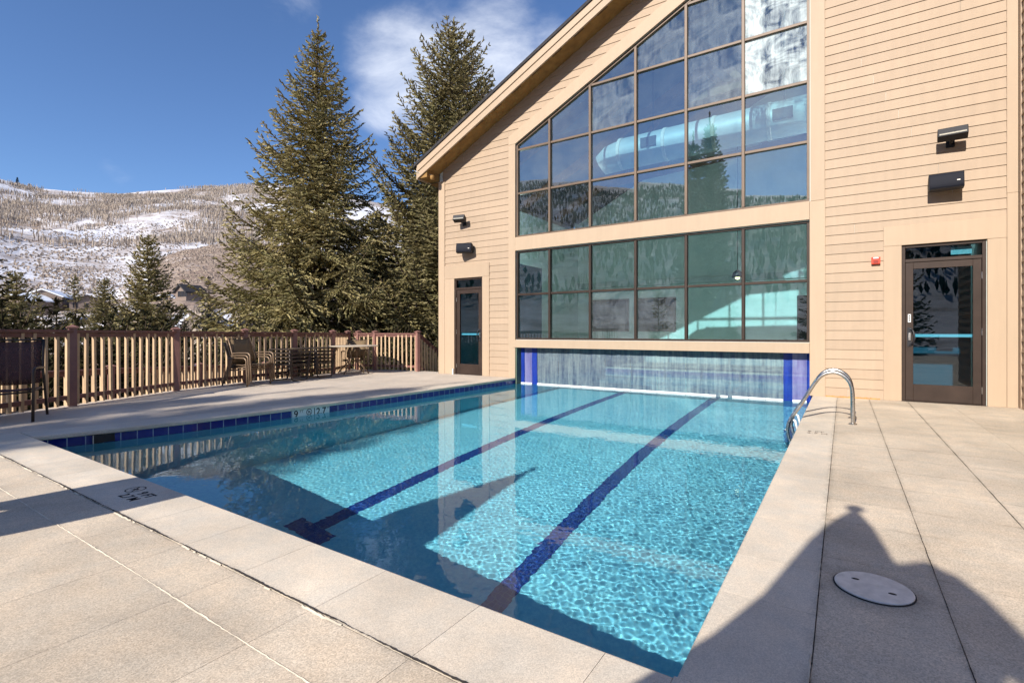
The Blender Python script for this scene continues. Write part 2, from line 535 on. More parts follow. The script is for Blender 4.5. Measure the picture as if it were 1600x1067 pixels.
def m_foliage(name, c1, c2, c3):
    m, nt, out = mat(name)
    v = coords(nt)
    a = noise(nt, v, .8, 4, .6); b = noise(nt, v, 7, 3, .6)
    oi = nt.nodes.new('ShaderNodeObjectInfo')
    c = Mix(nt, Ramp(nt, a, [(.35, 0.0), (.65, 1.0)]), c1, c2)
    c = Mix(nt, Ramp(nt, b, [(.45, 0.0), (.7, 1.0)]), c, c3)
    hs = nt.nodes.new('ShaderNodeHueSaturation'); nt.links.new(c, hs.inputs['Color'])
    nt.links.new(Mth(nt, 'MULTIPLY_ADD', oi.outputs['Random'], .35, .8), hs.inputs['Value'])
    d = nt.nodes.new('ShaderNodeBsdfDiffuse'); nt.links.new(hs.outputs[0], d.inputs[0])
    tl = nt.nodes.new('ShaderNodeBsdfTranslucent'); nt.links.new(hs.outputs[0], tl.inputs[0])
    mx = nt.nodes.new('ShaderNodeMixShader'); mx.inputs[0].default_value = .22
    nt.links.new(d.outputs[0], mx.inputs[1]); nt.links.new(tl.outputs[0], mx.inputs[2]); nt.links.new(mx.outputs[0], out.inputs[0])
    return m


M['needles'] = m_foliage('spruce_needles', (.25, .235, .105), (.39, .325, .15), (.50, .42, .24))
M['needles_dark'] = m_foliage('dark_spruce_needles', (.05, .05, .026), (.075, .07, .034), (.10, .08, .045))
M['needles_shadowed'] = m_foliage('shadowed_spruce_needles', (.045, .055, .06), (.07, .08, .08), (.09, .09, .08))  # spruces in blue shadow, the shade put into the needle colour
M['needles_far'] = m_foliage('far_fir_needles', (.02, .028, .03), (.03, .036, .034), (.035, .04, .035))
M['twigs'] = m_foliage('bare_aspen_twigs', (.46, .38, .30), (.52, .45, .37), (.36, .29, .25))
M['scrub'] = m_foliage('dry_scrub', (.42, .34, .27), (.47, .40, .33), (.32, .26, .22))


def m_terrain():
    m, nt, out = mat('snowy_hillside')
    v = coords(nt)
    at_ = nt.nodes.new('ShaderNodeAttribute'); at_.attribute_name = 'snow'; at_.attribute_type = 'GEOMETRY'
    vs = coords(nt, 'Object', (1, 1, 2.6))
    n1_ = noise(nt, vs, .012, 8, .62, .6)
    n2_ = noise(nt, vs, .06, 7, .68, .4)
    n3_ = noise(nt, vs, .35, 5, .7)
    s = Mth(nt, 'ADD', Mth(nt, 'MULTIPLY', n1_, .9), Mth(nt, 'ADD', Mth(nt, 'MULTIPLY', n2_, .75), Mth(nt, 'MULTIPLY', n3_, .45)))
    s = Mth(nt, 'ADD', s, Mth(nt, 'MULTIPLY', Mth(nt, 'SUBTRACT', at_.outputs['Fac'], .5), .9))
    f = Ramp(nt, Mth(nt, 'SUBTRACT', s, .55), [(.31, 0.0), (.62, 1.0)])
    soil = Mix(nt, Ramp(nt, n2_, [(.35, 0.0), (.65, 1.0)]), (.25, .185, .145), (.36, .28, .22))
    soil = Mix(nt, Ramp(nt, n3_, [(.45, 0.0), (.65, 1.0)]), soil, (.13, .095, .085))
    c = Mix(nt, f, soil, (.68, .68, .72))
    princ(nt, out, c, .9, 0, n3_, .5, 1.5, .1)
    return m


M['terrain'] = m_terrain()


def m_curtain(name, c1, c2, tr):
    m, nt, out = mat(name)
    v = coords(nt, 'Object', (7, 7, .5))
    a = noise(nt, v, 2.0, 5, .6); b = noise(nt, coords(nt), 18, 4, .6)
    f = Mth(nt, 'ADD', Mth(nt, 'MULTIPLY', a, .75), Mth(nt, 'MULTIPLY', b, .25))
    c = Mix(nt, Ramp(nt, f, [(.36, 0.0), (.62, 1.0)]), c1, c2)
    p = nt.nodes.new('ShaderNodeBsdfPrincipled'); nt.links.new(c, p.inputs['Base Color']); p.inputs['Roughness'].default_value = .28
    t = nt.nodes.new('ShaderNodeBsdfTransparent'); t.inputs[0].default_value = (.7, .85, .9, 1)
    mx = nt.nodes.new('ShaderNodeMixShader'); mx.inputs[0].default_value = 1-tr
    nt.links.new(t.outputs[0], mx.inputs[1]); nt.links.new(p.outputs[0], mx.inputs[2]); nt.links.new(mx.outputs[0], out.inputs[0])
    return m


M['strip_clear'] = m_curtain('clear_vinyl_strip', (.055, .08, .14), (.21, .265, .29), .28)
M['strip_lilac'] = m_curtain('lilac_vinyl_strip', (.11, .11, .28), (.20, .20, .38), .12)
M['strip_blue'] = m_curtain('blue_vinyl_strip', (.004, .02, .19), (.012, .04, .30), .05)

# ------------------------------------------------------------------ ground, deck, pool
PR, PN = -0.44, 1.60                       # right and near edge of the pool
YF = 9.92                                  # facade plane
ZW = -0.14                                 # water level
ZB = -2.45                                 # pool floor
LE = [(1.60, -6.98), (2.3, -6.80), (3.0, -6.68), (4.0, -6.59), (5.0, -6.53), (6.0, -6.50), (7.0, -6.48), (8.5, -6.455), (9.9, -6.44), (15.0, -6.40)]


def leftx(y): return float(np.interp(y, [p[0] for p in LE], [p[1] for p in LE]))


rng = np.random.default_rng(3)


def jag(y): return float(rng.normal(0, .0018))


def slab(mb, x0, x1, y0, y1, z1=0.0, th=.12, g=.002):
    mb.box(x0+g, x1-g, y0+g, y1-g, z1-th, z1)


# coping: near side, right side, left side, each stone with a rounded nose
cp = MB()


def nose_piece(mb, oa, ia, ob, ib, g=.0009, r=.017, th=.05):
    """o = outer edge, i = pool edge; a and b are the two ends of the stone"""
    da = (Vector(ob) - Vector(oa)).normalized()*g
    prof = [(0, -th), (0, 0)]
    rings = []
    for o_, i_, sg in ((oa, ia, 1), (ob, ib, -1)):
        o2 = Vector(o_) + da*sg; i2 = Vector(i_) + da*sg; L = (i2-o2).length; d = (i2-o2)/L
        pr = [(0.0, -th), (0.0, 0.0), (L*.5, 0.0), (L-r, 0.0)] + [(L-r+r*math.sin(R(t)), -r+r*math.cos(R(t))) for t in (18, 36, 54, 72, 90)] + [(L, -th+.008), (L-.008, -th)]
        rings.append([(o2.x+d.x*s_, o2.y+d.y*s_, z_) for s_, z_ in pr])
    k = len(rings[0])
    mb.add(rings[0]+rings[1], [tuple(range(k-1, -1, -1)), tuple(range(k, 2*k))] + [(i, (i+1) % k, k+(i+1) % k, k+i) for i in range(k)])


xs = [-7.4, -6.2, -5.46, -4.92, -4.38, -3.85, -3.32, -2.79, -2.26, -1.73, -1.20, -0.67, -0.445]
for a, b in zip(xs[:-1], xs[1:]):
    nose_piece(cp, (b, 1.205), (b, PN), (a, 1.205), (a, PN))
cp.box(-.444, -.088, 1.206, PN-.001, -.05, 0)
for a, b in zip([1.60, 2.24, 2.65, 3.26, 3.94, 4.34, 5.2, 6.1, 7.0, 8.0, 9.0], [2.24, 2.65, 3.26, 3.94, 4.34, 5.2, 6.1, 7.0, 8.0, 9.0, 9.9]):
    nose_piece(cp, (-.088, a), (PR, a), (-.088, b), (PR, b))
ys = [1.6, 2.3, 3.0, 4.0, 5.0, 6.0, 7.0, 8.5, 9.90]
for a, b in zip(ys[:-1], ys[1:]):
    nose_piece(cp, (leftx(b)-.42, b), (leftx(b), b), (leftx(a)-.42, a), (leftx(a), a))
coping = struct(cp.build('pool_coping', M['coping']))

dk = MB()
# near field slabs
nx = [-14, -9.5, -7.6, -6.2, -4.92, -3.85, -3.32, -2.79, -2.26, -1.73, -1.20, -0.67, -0.09, .40, .9, 1.5, 2.6, 4.5, 7]
ny = [-9, -6, -4, -2.5, -1.6, -.6, .42, .95, 1.20]
for a, b in zip(nx[:-1], nx[1:]):
    for c, d in zip(ny[:-1], ny[1:]):
        if b <= -7.5 and False: continue
        slab(dk, a, b, c, d, 0, .06, .0009)
# right field slabs
rx = [-0.085, .34, .825, 1.32, 1.82, 2.6, 4.5, 7]
ry = [1.2, 1.7, 2.24, 2.85, 3.43, 3.86, 4.34, 4.86, 5.35, 5.85, 6.4, 7.0, 7.7, 8.4, 9.1, 9.90]
for a, b in zip(rx[:-1], rx[1:]):
    for c, d in zip(ry[:-1], ry[1:]):
        slab(dk, a, b, c, d, 0, .06, .0009)
struct(dk.build('pool_deck', M['deck']))
# left field
fl = MB()
WF = [(-0.5, -8.0), (1.2, -8.75), (1.78, -9.02), (2.59, -9.40), (4.29, -10.20), (5.82, -10.67), (7.07, -10.82), (8.26, -10.98), (9.35, -11.75)]


def fencex(y): return float(np.interp(y, [p[0] for p in WF], [p[1] for p in WF]))


ys = [1.205, 1.6, 2.3, 2.59, 3.0, 4.0, 4.29, 5.0, 5.82, 6.0, 7.07, 8.26, 8.5, 9.35, 9.6]
for a, b in zip(ys[:-1], ys[1:]):
    fl.prism([(fencex(a)-.16, a), (leftx(a)-.423, a), (leftx(b)-.423, b), (fencex(b)-.16, b)], 'z', -.12, -.001)
fl.prism([(-11.9, 9.6), (-6.87, 9.6), (-6.865, 9.93), (-8.9, 10.25), (-10.1, 10.25)], 'z', -.12, -.001)
flo = struct(fl.build('pool_deck', M['deck_far']))
jb = MB(); jb.box(-14, 7, -9, 1.2, -.125, -.0605); jb.box(-.36, 7, 1.2, 9.9, -.125, -.0605); jb.box(-8.0, -0.36, 1.2, 1.57, -.125, -.0515)
jb.prism([(-10.5, 1.58), (-7.03, 1.58), (-6.73, 3), (-6.55, 6), (-6.5, 9.9), (-10.9, 9.9)], 'z', -.40, -.125)
struct(jb.build('deck_base', M['joint']))
# raised pale caulk ridges along the joints
ck = MB()


def ridge(mb, p0, p1, w, h, rough, gaps=0.0, lumps=1.0):
    p0, p1 = Vector(p0), Vector(p1); d = (p1-p0); L = d.length; d.normalize(); s = Vector((-d.y, d.x, 0))
    n = int(L/.02); prev = None; seg = []
    ph = rng.uniform(0, 9)
    for i in range(n+1):
        t = i/n*L
        nz = math.sin(t*7+ph)*.5 + math.sin(t*17+ph*2)*.3 + rng.normal(0, .25)
        if nz < gaps: seg.append(None); continue
        c = p0 + d*t + s*(rng.normal(0, .0012*rough) + .002*math.sin(t*3+ph))
        ww = w*(1 + .35*nz*lumps)
        seg.append((c - s*ww, c + Vector((0, 0, h*(1+.3*nz))), c + s*ww))
    for a, b in zip(seg[:-1], seg[1:]):
        if a is None or b is None: continue
        mb.add([a[0], a[1], a[2], b[0], b[1], b[2]], [(0, 3, 4, 1), (1, 4, 5, 2)])


ridge(ck, (-7.2, 1.200, -.001), (-.1, 1.200, -.001), .0065, .004, 1.5, .05)
ridge(ck, (-5.0, .950, -.001), (1.2, .950, -.001), .0055, .003, .8, -2)
ridge(ck, (-.09, 1.3, -.001), (-.09, 9.8, -.001), .005, .003, 1.0, .0)
struct(ck.build('joint_caulk', M['caulk']))
# crumbled dark gap along the coping joint
cr = MB()


def crack(mb, p0, p1, w, z, amp):
    p0, p1 = Vector(p0), Vector(p1); d = (p1-p0); L = d.length; d.normalize(); s = Vector((-d.y, d.x, 0)); n = int(L/.012); pv = None; wv = 0
    for i in range(n+1):
        t = i/n*L; wv = wv*.8 + rng.normal(0, amp*.5)
        wl_ = max(.0007, w*(1+.6*math.sin(t*5)+.5*math.sin(t*13.3+1)) + abs(rng.normal(0, amp)))
        c = p0 + d*t + s*wv
        q = (c - s*wl_ + Vector((0, 0, z)), c + s*wl_ + Vector((0, 0, z)))
        if pv: mb.add([pv[0], pv[1], q[1], q[0]], [(0, 3, 2, 1)])
        pv = q


crack(cr, (-7.4, 1.2085, 0), (-.1, 1.2085, 0), .0026, .0032, .0016)
crack(cr, (-.0865, 1.3, 0), (-.0865, 9.8, 0), .0004, .0032, .0006)
crack(cr, (.34, 1.6, 0), (.34, 9.8, 0), .0008, .0032, .0006)
crack(cr, (.825, 1.6, 0), (.825, 9.8, 0), .0009, .0032, .0006)
struct(cr.build('deck_crack', M['joint']))

# pool basin: floor, walls, waterline tiles (as a real box with UVs in metres)


def uvquad(name, quads, m, kind=True):
    """quads: list of (4 points, 4 uvs)"""
    vs, fs, uvs = [], [], []
    for pts, uv in quads:
        o = len(vs); vs += pts; fs.append((o, o+1, o+2, o+3)); uvs += uv
    me = bpy.data.meshes.new(name); me.from_pydata(vs, [], fs); me.materials.append(m)
    l = me.uv_layers.new(name='UVMap'); l.data.foreach_set('uv', [c for u in uvs for c in u])
    o = bpy.data.objects.new(name, me); sc.collection.objects.link(o)
    if kind: o['kind'] = 'structure'
    return o


bs = MB()
YI = 14.6
YU = -2.6                                  # basin extension added unseen under the deck, letting refracted sun reach the floor
lys = [YU, 1.57] + [p[0] for p in LE[1:-1]] + [YI]
T_ = .03
wp = [(leftx(y)-T_, y) for y in lys] + [(PR+T_, YI), (PR+T_, YU)]
n = len(wp)
bs.add([(x, y, ZB) for x, y in wp], [tuple(range(n-1, -1, -1))][:1])
bs.f[-1] = tuple(reversed(bs.f[-1]))
for i in range(n):
    a, b = wp[i], wp[(i+1) % n]
    bs.add([(a[0], a[1], ZB), (b[0], b[1], ZB), (b[0], b[1], -.20), (a[0], a[1], -.20)], [(0, 1, 2, 3)])
basin = struct(bs.build('pool_basin', M['plaster']))
basin.cycles.is_caustics_receiver = True
q = []; acc = 0
for i in range(n):
    a, b = wp[i], wp[(i+1) % n]; L = math.dist(a, b)
    if a[1] < 1.5 and b[1] < 1.5: continue
    if min(a[1], b[1]) < 1.5: a, b = (a[0], max(a[1], 1.57)), (b[0], max(b[1], 1.57)); L = math.dist(a, b)
    q.append(([(a[0], a[1], -.2), (b[0], b[1], -.2), (b[0], b[1], -.045), (a[0], a[1], -.045)], [(acc, .002), (acc+L, .002), (acc+L, .157), (acc, .157)])); acc += L
tiles = uvquad('waterline_tile', q, M['bluetile'])
# lane lines on the floor
zl = ZB + .004


def lane(x, w, y0, y1, tb=False):
    q = [([(x-w/2, y0, zl), (x+w/2, y0, zl), (x+w/2, y1, zl), (x-w/2, y1, zl)], [(0, 0), (w, 0), (w, y1-y0), (0, y1-y0)])]
    if tb:
        q.append(([(x-.29, y0-.22, zl), (x+.29, y0-.22, zl), (x+.29, y0-.002, zl), (x-.29, y0-.002, zl)], [(0, 0), (.58, 0), (.58, .22), (0, .22)]))
    return q


ln = uvquad('lane_line', lane(-4.62, .19, 3.30, 12.9, True) + lane(-2.48, .19, 3.30, 12.9, True), M['lanetile'])
ln.cycles.is_caustics_receiver = True

# water surface
wx = np.arange(-7.02, PR+.029, .0145)
wy = np.concatenate([[-2.59, -1.5], np.arange(-.6, 1.56, .05), np.arange(1.572, 10.2, .0145), np.arange(10.25, 14.6, .08), [14.599]])
GX_, GY_ = np.meshgrid(wx, wy)
Z = np.zeros_like(GX_)
rw = np.random.default_rng(11)
for lo, hi, cnt, slope in ((.040, .062, 44, .0078), (.062, .12, 26, .0040), (.25, 1.1, 12, .0030)):
    for _ in range(cnt):
        lam = math.exp(rw.uniform(math.log(lo), math.log(hi))); k = 2*math.pi/lam; th = rw.uniform(0, 2*math.pi)
        am = slope*math.sqrt(2.0/cnt)/k
        Z += am*np.sin(k*(math.cos(th)*GX_ + math.sin(th)*GY_) + rw.uniform(0, 6.28))
calm = 1.0/(1.0+np.exp(-(( (GX_+2.4)*.9 - (GY_-3.2)*.15))*1.2))      # livelier towards the right-hand side
amp = .38 + .75*calm
Z = ZW + Z*amp
lx_ = np.interp(GY_, [p[0] for p in LE], [p[1] for p in LE]) - T_ + .001
GXc = np.maximum(GX_, lx_)
V = np.stack([GXc, GY_, Z], -1).reshape(-1, 3)
h_, w_ = Z.shape
idx = np.arange(h_*w_).reshape(h_, w_)
Fq = np.stack([idx[:-1, :-1], idx[:-1, 1:], idx[1:, 1:], idx[1:, :-1]], -1).reshape(-1, 4)
keep = (GX_[:-1, 1:].reshape(-1) > lx_[:-1, 1:].reshape(-1))
Fq = Fq[keep]


def np_mesh(name, V, F, m, smooth=False):
    me = bpy.data.meshes.new(name)
    me.vertices.add(len(V)); me.vertices.foreach_set('co', np.asarray(V, np.float32).ravel())
    k = F.shape[1]
    me.loops.add(F.size); me.loops.foreach_set('vertex_index', np.asarray(F, np.int32).ravel())
    me.polygons.add(len(F)); me.polygons.foreach_set('loop_start', np.arange(0, F.size, k, dtype=np.int32))
    me.materials.append(m)
    me.update(calc_edges=True)
    if smooth: me.polygons.foreach_set('use_smooth', np.ones(len(F), bool))
    return me


def link(name, me, parent=None):
    o = bpy.data.objects.new(name, me); sc.collection.objects.link(o)
    if parent: o.parent = parent
    return o


water = struct(link('pool_water', np_mesh('pool_water', V, Fq, M['water'], True)))
water.cycles.is_caustics_caster = True

# ------------------------------------------------------------------ terrain


def vnoise(x, y, seed):
    r = np.random.default_rng(seed); tab = r.random((256, 256))
    xi = np.floor(x).astype(int); yi = np.floor(y).astype(int); xf = x-xi; yf = y-yi
    xf = xf*xf*(3-2*xf); yf = yf*yf*(3-2*yf)
    a = tab[xi % 256, yi % 256]; b = tab[(xi+1) % 256, yi % 256]; c = tab[xi % 256, (yi+1) % 256]; d = tab[(xi+1) % 256, (yi+1) % 256]
    return (a*(1-xf)+b*xf)*(1-yf) + (c*(1-xf)+d*xf)*yf


def fbm(x, y, seed, oct=5):
    s = 0; a = .5; f = 1
    for o in range(oct):
        s = s + a*(vnoise(x*f+o*17.3, y*f+o*9.1, seed+o)-.5); a *= .5; f *= 2.03
    return s


# skyline profiles: image column -> row, turned into azimuth -> slope of sight
def az_of(u): return math.atan2(RT[0]*(u-CX)/F_PX+FW[0], RT[1]*(u-CX)/F_PX+FW[1])


def tn_of(u, v): return (CY-v)/math.hypot(F_PX, u-CX)


main = [(-2200, 330), (-1200, 230), (-500, 225), (-200, 252), (0, 279), (30, 287), (60, 293), (110, 298), (150, 300), (190, 302), (230, 298), (290, 294), (350, 291), (420, 288), (520, 300), (650, 330), (800, 370), (1100, 420), (1500, 440), (2200, 430)]
mida = [(-2200, 540), (60, 540), (85, 475), (105, 462), (130, 447), (180, 427), (230, 405), (260, 392), (290, 382), (330, 376), (380, 372), (430, 380), (600, 410), (900, 450), (2200, 470)]
AZM = [az_of(u) for u, v in main]; TM = [tn_of(u, v) for u, v in main]
AZD = [az_of(u) for u, v in mida]; TD = [tn_of(u, v) for u, v in mida]
# behind the camera: a wooded valley side, seen only as a reflection
AZM = [-math.pi, -2.7, -2.2] + AZM + [1.6, 2.2, 2.7, math.pi]; TM = [.24, .30, .27] + TM + [.16, .19, .22, .24]
AZD = [-math.pi, -2.2] + AZD + [1.9, math.pi]; TD = [.10, .02] + TD + [.05, .10]
az = np.concatenate([np.linspace(-math.pi, -1.5, 90, endpoint=False), np.linspace(-1.5, -.1, 620, endpoint=False), np.linspace(-.1, math.pi, 170)])
rr = np.concatenate([[9, 14, 20, 30, 45, 60, 80, 100, 125, 150, 180, 210], np.linspace(240, 420, 19), np.linspace(445, 1000, 44), [1050, 1120, 1250, 1500]])
A_, R_ = np.meshgrid(az, rr)
X_ = np.sin(A_)*R_; Y_ = np.cos(A_)*R_
tm = np.interp(A_, AZM, TM); td = np.interp(A_, AZD, TD)


def terr_z(A_, R_, X_, Y_, tm, td):
    base = -3.0 - 3.0*np.clip((R_-12)/60, 0, 1) + 2.4*fbm(X_/40, Y_/40, 5)*np.clip((R_-15)/40, 0, 1)
    zmid = H + td*360
    t1 = np.clip((R_-95)/(360-95), 0, 1); mid = base + (zmid-base)*t1**1.25
    t2 = np.clip((R_-360)/120, 0, 1); mid = np.where(R_ > 360, zmid - np.maximum(zmid+10, 8)*.35*np.sin(t2*math.pi/2), mid)
    zr = H + tm*985
    t3 = np.clip((R_-150)/(985-150), 0, 1)
    mainz = base + (zr-base)*(t3**1.15)
    z = np.maximum(mid, mainz)
    z = z + (fbm(X_/120, Y_/120, 21)*34 + fbm(X_/28, Y_/28, 31)*7)*np.clip((R_-200)/400, 0, 1)*np.clip((985-R_)/200, 0.12, 1)
    ui = CX + F_PX*(RT[0]*X_+RT[1]*Y_)/np.maximum(1, FW[0]*X_+FW[1]*Y_)
    kn = np.clip(1-np.abs(ui-318)/62, 0, 1)**.7*np.clip((R_-62)/50, 0, 1)*np.clip((170-R_)/40, 0, 1)*(FW[0]*X_+FW[1]*Y_ > 5)
    z = np.maximum(z, -6 + kn*12.0)
    return np.where(R_ > 1000, zr - (R_-985)*.35, z)


Z_ = terr_z(A_, R_, X_, Y_, tm, td)
nr, na = A_.shape
ix = np.arange(nr*na).reshape(nr, na)
Ft = np.stack([ix[:-1, :-1], ix[1:, :-1], ix[1:, 1:], ix[:-1, 1:]], -1).reshape(-1, 4)
met = np_mesh('terrain', np.stack([X_, Y_, Z_], -1).reshape(-1, 3), Ft[:, ::-1], M['terrain'], True)
zmainr = np.clip((R_-380)/100, 0, 1)
ismid = (R_ < 385) & (R_ > 95) & (td > -.02) & (H + td*360 > -3 + (H+tm*985+6)*np.clip((360-150)/(985-150), 0, 1)**1.15)
snow = np.where(ismid, .16, .50) + .35*fbm(X_/160, Y_/160, 77)
snow = np.where((R_ < 95), .08, snow)
u_img = CX + F_PX*(RT[0]*X_+RT[1]*Y_)/np.maximum(1, FW[0]*X_+FW[1]*Y_)
snow = np.where((u_img > 262) & (u_img < 372) & (R_ < 152) & (R_ > 58), 1.3, snow)
at_ = met.attributes.new('snow', 'FLOAT', 'POINT'); at_.data.foreach_set('value', snow.ravel().astype(np.float32))
terrain = struct(link('hillside_terrain', met))


def ground_z(x, y):
    r = math.hypot(x, y); a = math.atan2(x, y)
    i = min(max(int(np.searchsorted(rr, r))-1, 0), nr-2); j = min(max(int(np.searchsorted(az, a))-1, 0), na-2)
    tr = min(max((r-rr[i])/(rr[i+1]-rr[i]), 0), 1); ta = min(max((a-az[j])/(az[j+1]-az[j]), 0), 1)
    return float((Z_[i, j]*(1-ta)+Z_[i, j+1]*ta)*(1-tr) + (Z_[i+1, j]*(1-ta)+Z_[i+1, j+1]*ta)*tr)


# scrub and bare aspens on the far slopes: beyond counting
def spindle_field(name, cnt, umin, umax, rmin, rmax, hh, ww, m, seed, dens=None, behind=False):
    r = np.random.default_rng(seed)
    a = r.uniform(az_of(umin), az_of(umax), cnt*8) if not behind else r.uniform(2.2, 4.0, cnt*8)
    a = np.where(a > math.pi, a-2*math.pi, a)
    q = np.sqrt(r.uniform(rmin**2, rmax**2, cnt*8)); x, y = np.sin(a)*q, np.cos(a)*q
    d = fbm(x/70, y/70, seed+3) + .5*fbm(x/22, y/22, seed+9)
    ok = np.ones(len(x), bool) if dens is None else d + r.normal(0, .05, len(x)) >= dens
    x, y, a, q = x[ok][:cnt], y[ok][:cnt], a[ok][:cnt], q[ok][:cnt]; n_ = len(x)
    i = np.clip(np.searchsorted(rr, q)-1, 0, nr-2); j = np.clip(np.searchsorted(az, a)-1, 0, na-2)
    tr = np.clip((q-rr[i])/(rr[i+1]-rr[i]), 0, 1); ta = np.clip((a-az[j])/(az[j+1]-az[j]), 0, 1)
    z = (Z_[i, j]*(1-ta)+Z_[i, j+1]*ta)*(1-tr) + (Z_[i+1, j]*(1-ta)+Z_[i+1, j+1]*ta)*tr - .3
    h = hh*r.uniform(.55, 1.15, n_); w = ww*r.uniform(.6, 1.3, n_)
    parts_ = []
    for k in range(2):
        t = r.uniform(0, 3.14, n_); dx, dy = np.cos(t)*w/2, np.sin(t)*w/2; lx, ly = r.normal(0, .05, n_)*h, r.normal(0, .05, n_)*h
        parts_.append(np.stack([np.stack([x, y, z], -1), np.stack([x-dx, y-dy, z+h*.5], -1), np.stack([x+lx, y+ly, z+h], -1), np.stack([x+dx, y+dy, z+h*.6], -1)], 1).reshape(-1, 3))
    vs = np.concatenate(parts_); fs = np.arange(len(vs)).reshape(-1, 4)
    me = np_mesh(name, np.array(vs), np.array(fs), m)
    o = link(name, me); o['kind'] = 'stuff'; return o


tag(spindle_field('bare_aspens', 16000, -60, 470, 440, 985, 6.0, .8, M['twigs'], 41, .03), 'bare grey aspen woods across the snowy mountainside')
tag(spindle_field('hillside_scrub', 9000, -60, 520, 200, 900, 1.4, 1.6, M['scrub'], 42, .05), 'low brown scrub dotted over the snowy slopes')
tag(spindle_field('hillside_brush', 9000, 60, 620, 230, 372, .9, 1.0, M['scrub'], 52, -.25), 'brown brush covering the rounded lower hill')
tag(spindle_field('valley_willows', 1500, -60, 420, 75, 170, 3.0, 1.6, M['twigs'], 47, -.05), 'tan bare willows on the valley floor')
tag(spindle_field('wooded_slope', 12000, 0, 0, 240, 900, 8, 2.4, M['needles_far'], 43, -.10, True), 'dark firs on the valley side behind the pool')

# ------------------------------------------------------------------ conifers


def conifer_arrays(H_, R0, seed, levels, perwhorl, droop=.25, uptip=.18, shape=.85, twig_gap=.16, seg=.12, nw=.055, nl=.17, gap=.1, steep=0.0, bare=0.0, core=0.0, blades=2, jit=1.0):
    r = np.random.default_rng(seed)
    P, T, L_, W_ = [], [], [], []            # clump centres, directions, length, width
    C_, D_, S_, Q_ = [], [], [], []
    limbs = []
    for li in range(levels):
        f = (li + r.uniform(-.3, .3)*jit)/levels           # 0 bottom .. 1 top
        f = min(max(f, .0), .985)
        zb = H_*(.035 + .945*f)
        nb = max(3, int(round(perwhorl*(1 - .35*f) + r.uniform(-1, 1))))
        a0 = r.uniform(0, 6.28)
        for b in range(nb):
            if r.random() < gap: continue
            a = a0 + b*2*math.pi/nb + r.normal(0, .22)
            reach = R0*((1-f)**shape)*r.uniform(.74, 1.05) + .12
            if f < .10: reach *= .75 + 2.3*f
            out0 = steep + .50*f**1.5 + r.normal(0, .07) - droop*.35*(1-f)     # initial slope
            n = max(4, int(reach/.22))
            t = np.linspace(0, 1, n+1)
            hx = reach*t; hz = out0*hx - droop*reach*.42*t**1.6*(1-f*.8) + uptip*reach*t**4
            side = r.normal(0, .05)*hx*t
            ca, sa = math.cos(a), math.sin(a)
            pts = np.stack([ca*hx - sa*side, sa*hx + ca*side, zb+hz], -1)
            limbs.append((pts, .012 + .012*reach))
            # secondary twigs on both sides, needles on all
            m = max(3, int(reach/twig_gap))
            for k in range(m+1):
                tt = (k + r.uniform(-.3, .3))/m
                tt = min(max(tt, .03 + bare*.3), 1)
                i = min(int(tt*n), n-1); fr = tt*n-i
                c = pts[i]*(1-fr)+pts[i+1]*fr; d = pts[i+1]-pts[i]; d = d/np.linalg.norm(d)
                sl = (.42*reach*(1-tt)**.75*(.35+.65*min(1, tt*2.2)) + .16)*r.uniform(.65, 1.2)
                sl = min(sl, 1.15)
                sv = np.array([-sa, ca, 0])
                for sg in (-1, 1):
                    C_.append(c); D_.append(d); S_.append(sv*sg); Q_.append((sl, f))
                P.append(c + np.array([0, 0, .01])); T.append(d); L_.append(nl*1.2); W_.append(nw*1.2)
    C_ = np.array(C_); D_ = np.array(D_); S_ = np.array(S_); Q_ = np.array(Q_)
    ang = np.radians(r.uniform(38, 62, len(C_)))[:, None]
    dd = D_*np.cos(ang) + S_*np.sin(ang); dd[:, 2] -= r.uniform(.05, .85, len(C_))*(1-Q_[:, 1]*.7)*min(1, droop*1.7+.25); dd /= np.linalg.norm(dd, axis=1)[:, None]
    ns = np.maximum(1, (Q_[:, 0]/seg).astype(int)); rep = np.repeat(np.arange(len(C_)), ns)
    q = np.concatenate([np.arange(k) for k in ns]); s_ = ((q+.5)/ns[rep]*Q_[rep, 0])[:, None]
    pp = C_[rep] + dd[rep]*s_; pp[:, 2] -= .12*s_[:, 0]**2
    pp += r.normal(0, .012, pp.shape)
    P = list(P) + list(pp); T = list(T) + list(dd[rep] + r.normal(0, .28, pp.shape)); L_ = L_ + list(nl*r.uniform(.8, 1.35, len(pp))); W_ = W_ + list(nw*r.uniform(.7, 1.35, len(pp)))
    # leader
    for k in range(int(14*H_/15)):
        z = H_*(.965 + .045*k/14); P.append(np.array([r.normal(0, .02), r.normal(0, .02), z])); T.append(np.array([r.normal(0, .6), r.normal(0, .6), 1])); L_.append(nl); W_.append(nw)
    P = np.array(P); T = np.array(T); T /= np.linalg.norm(T, axis=1)[:, None]; L_ = np.array(L_)[:, None]; W_ = np.array(W_)[:, None]
    vs = []; fs = []
    o = 0
    for k in range(blades):
        rv = r.normal(0, 1, P.shape)
        if k == 0: rv[:, 2] += .8
        S = np.cross(T, rv); S /= np.linalg.norm(S, axis=1)[:, None]+1e-9
        q = np.stack([P - T*L_*.5, P + S*W_*.5 - T*L_*.08, P + T*L_*.62, P - S*W_*.5 + T*L_*.05], 1)
        vs.append(q.reshape(-1, 3)); fs.append(np.arange(len(P)*4).reshape(-1, 4)+o); o += len(P)*4
    V = np.concatenate(vs); Fc = np.concatenate(fs)
    return V, Fc, limbs


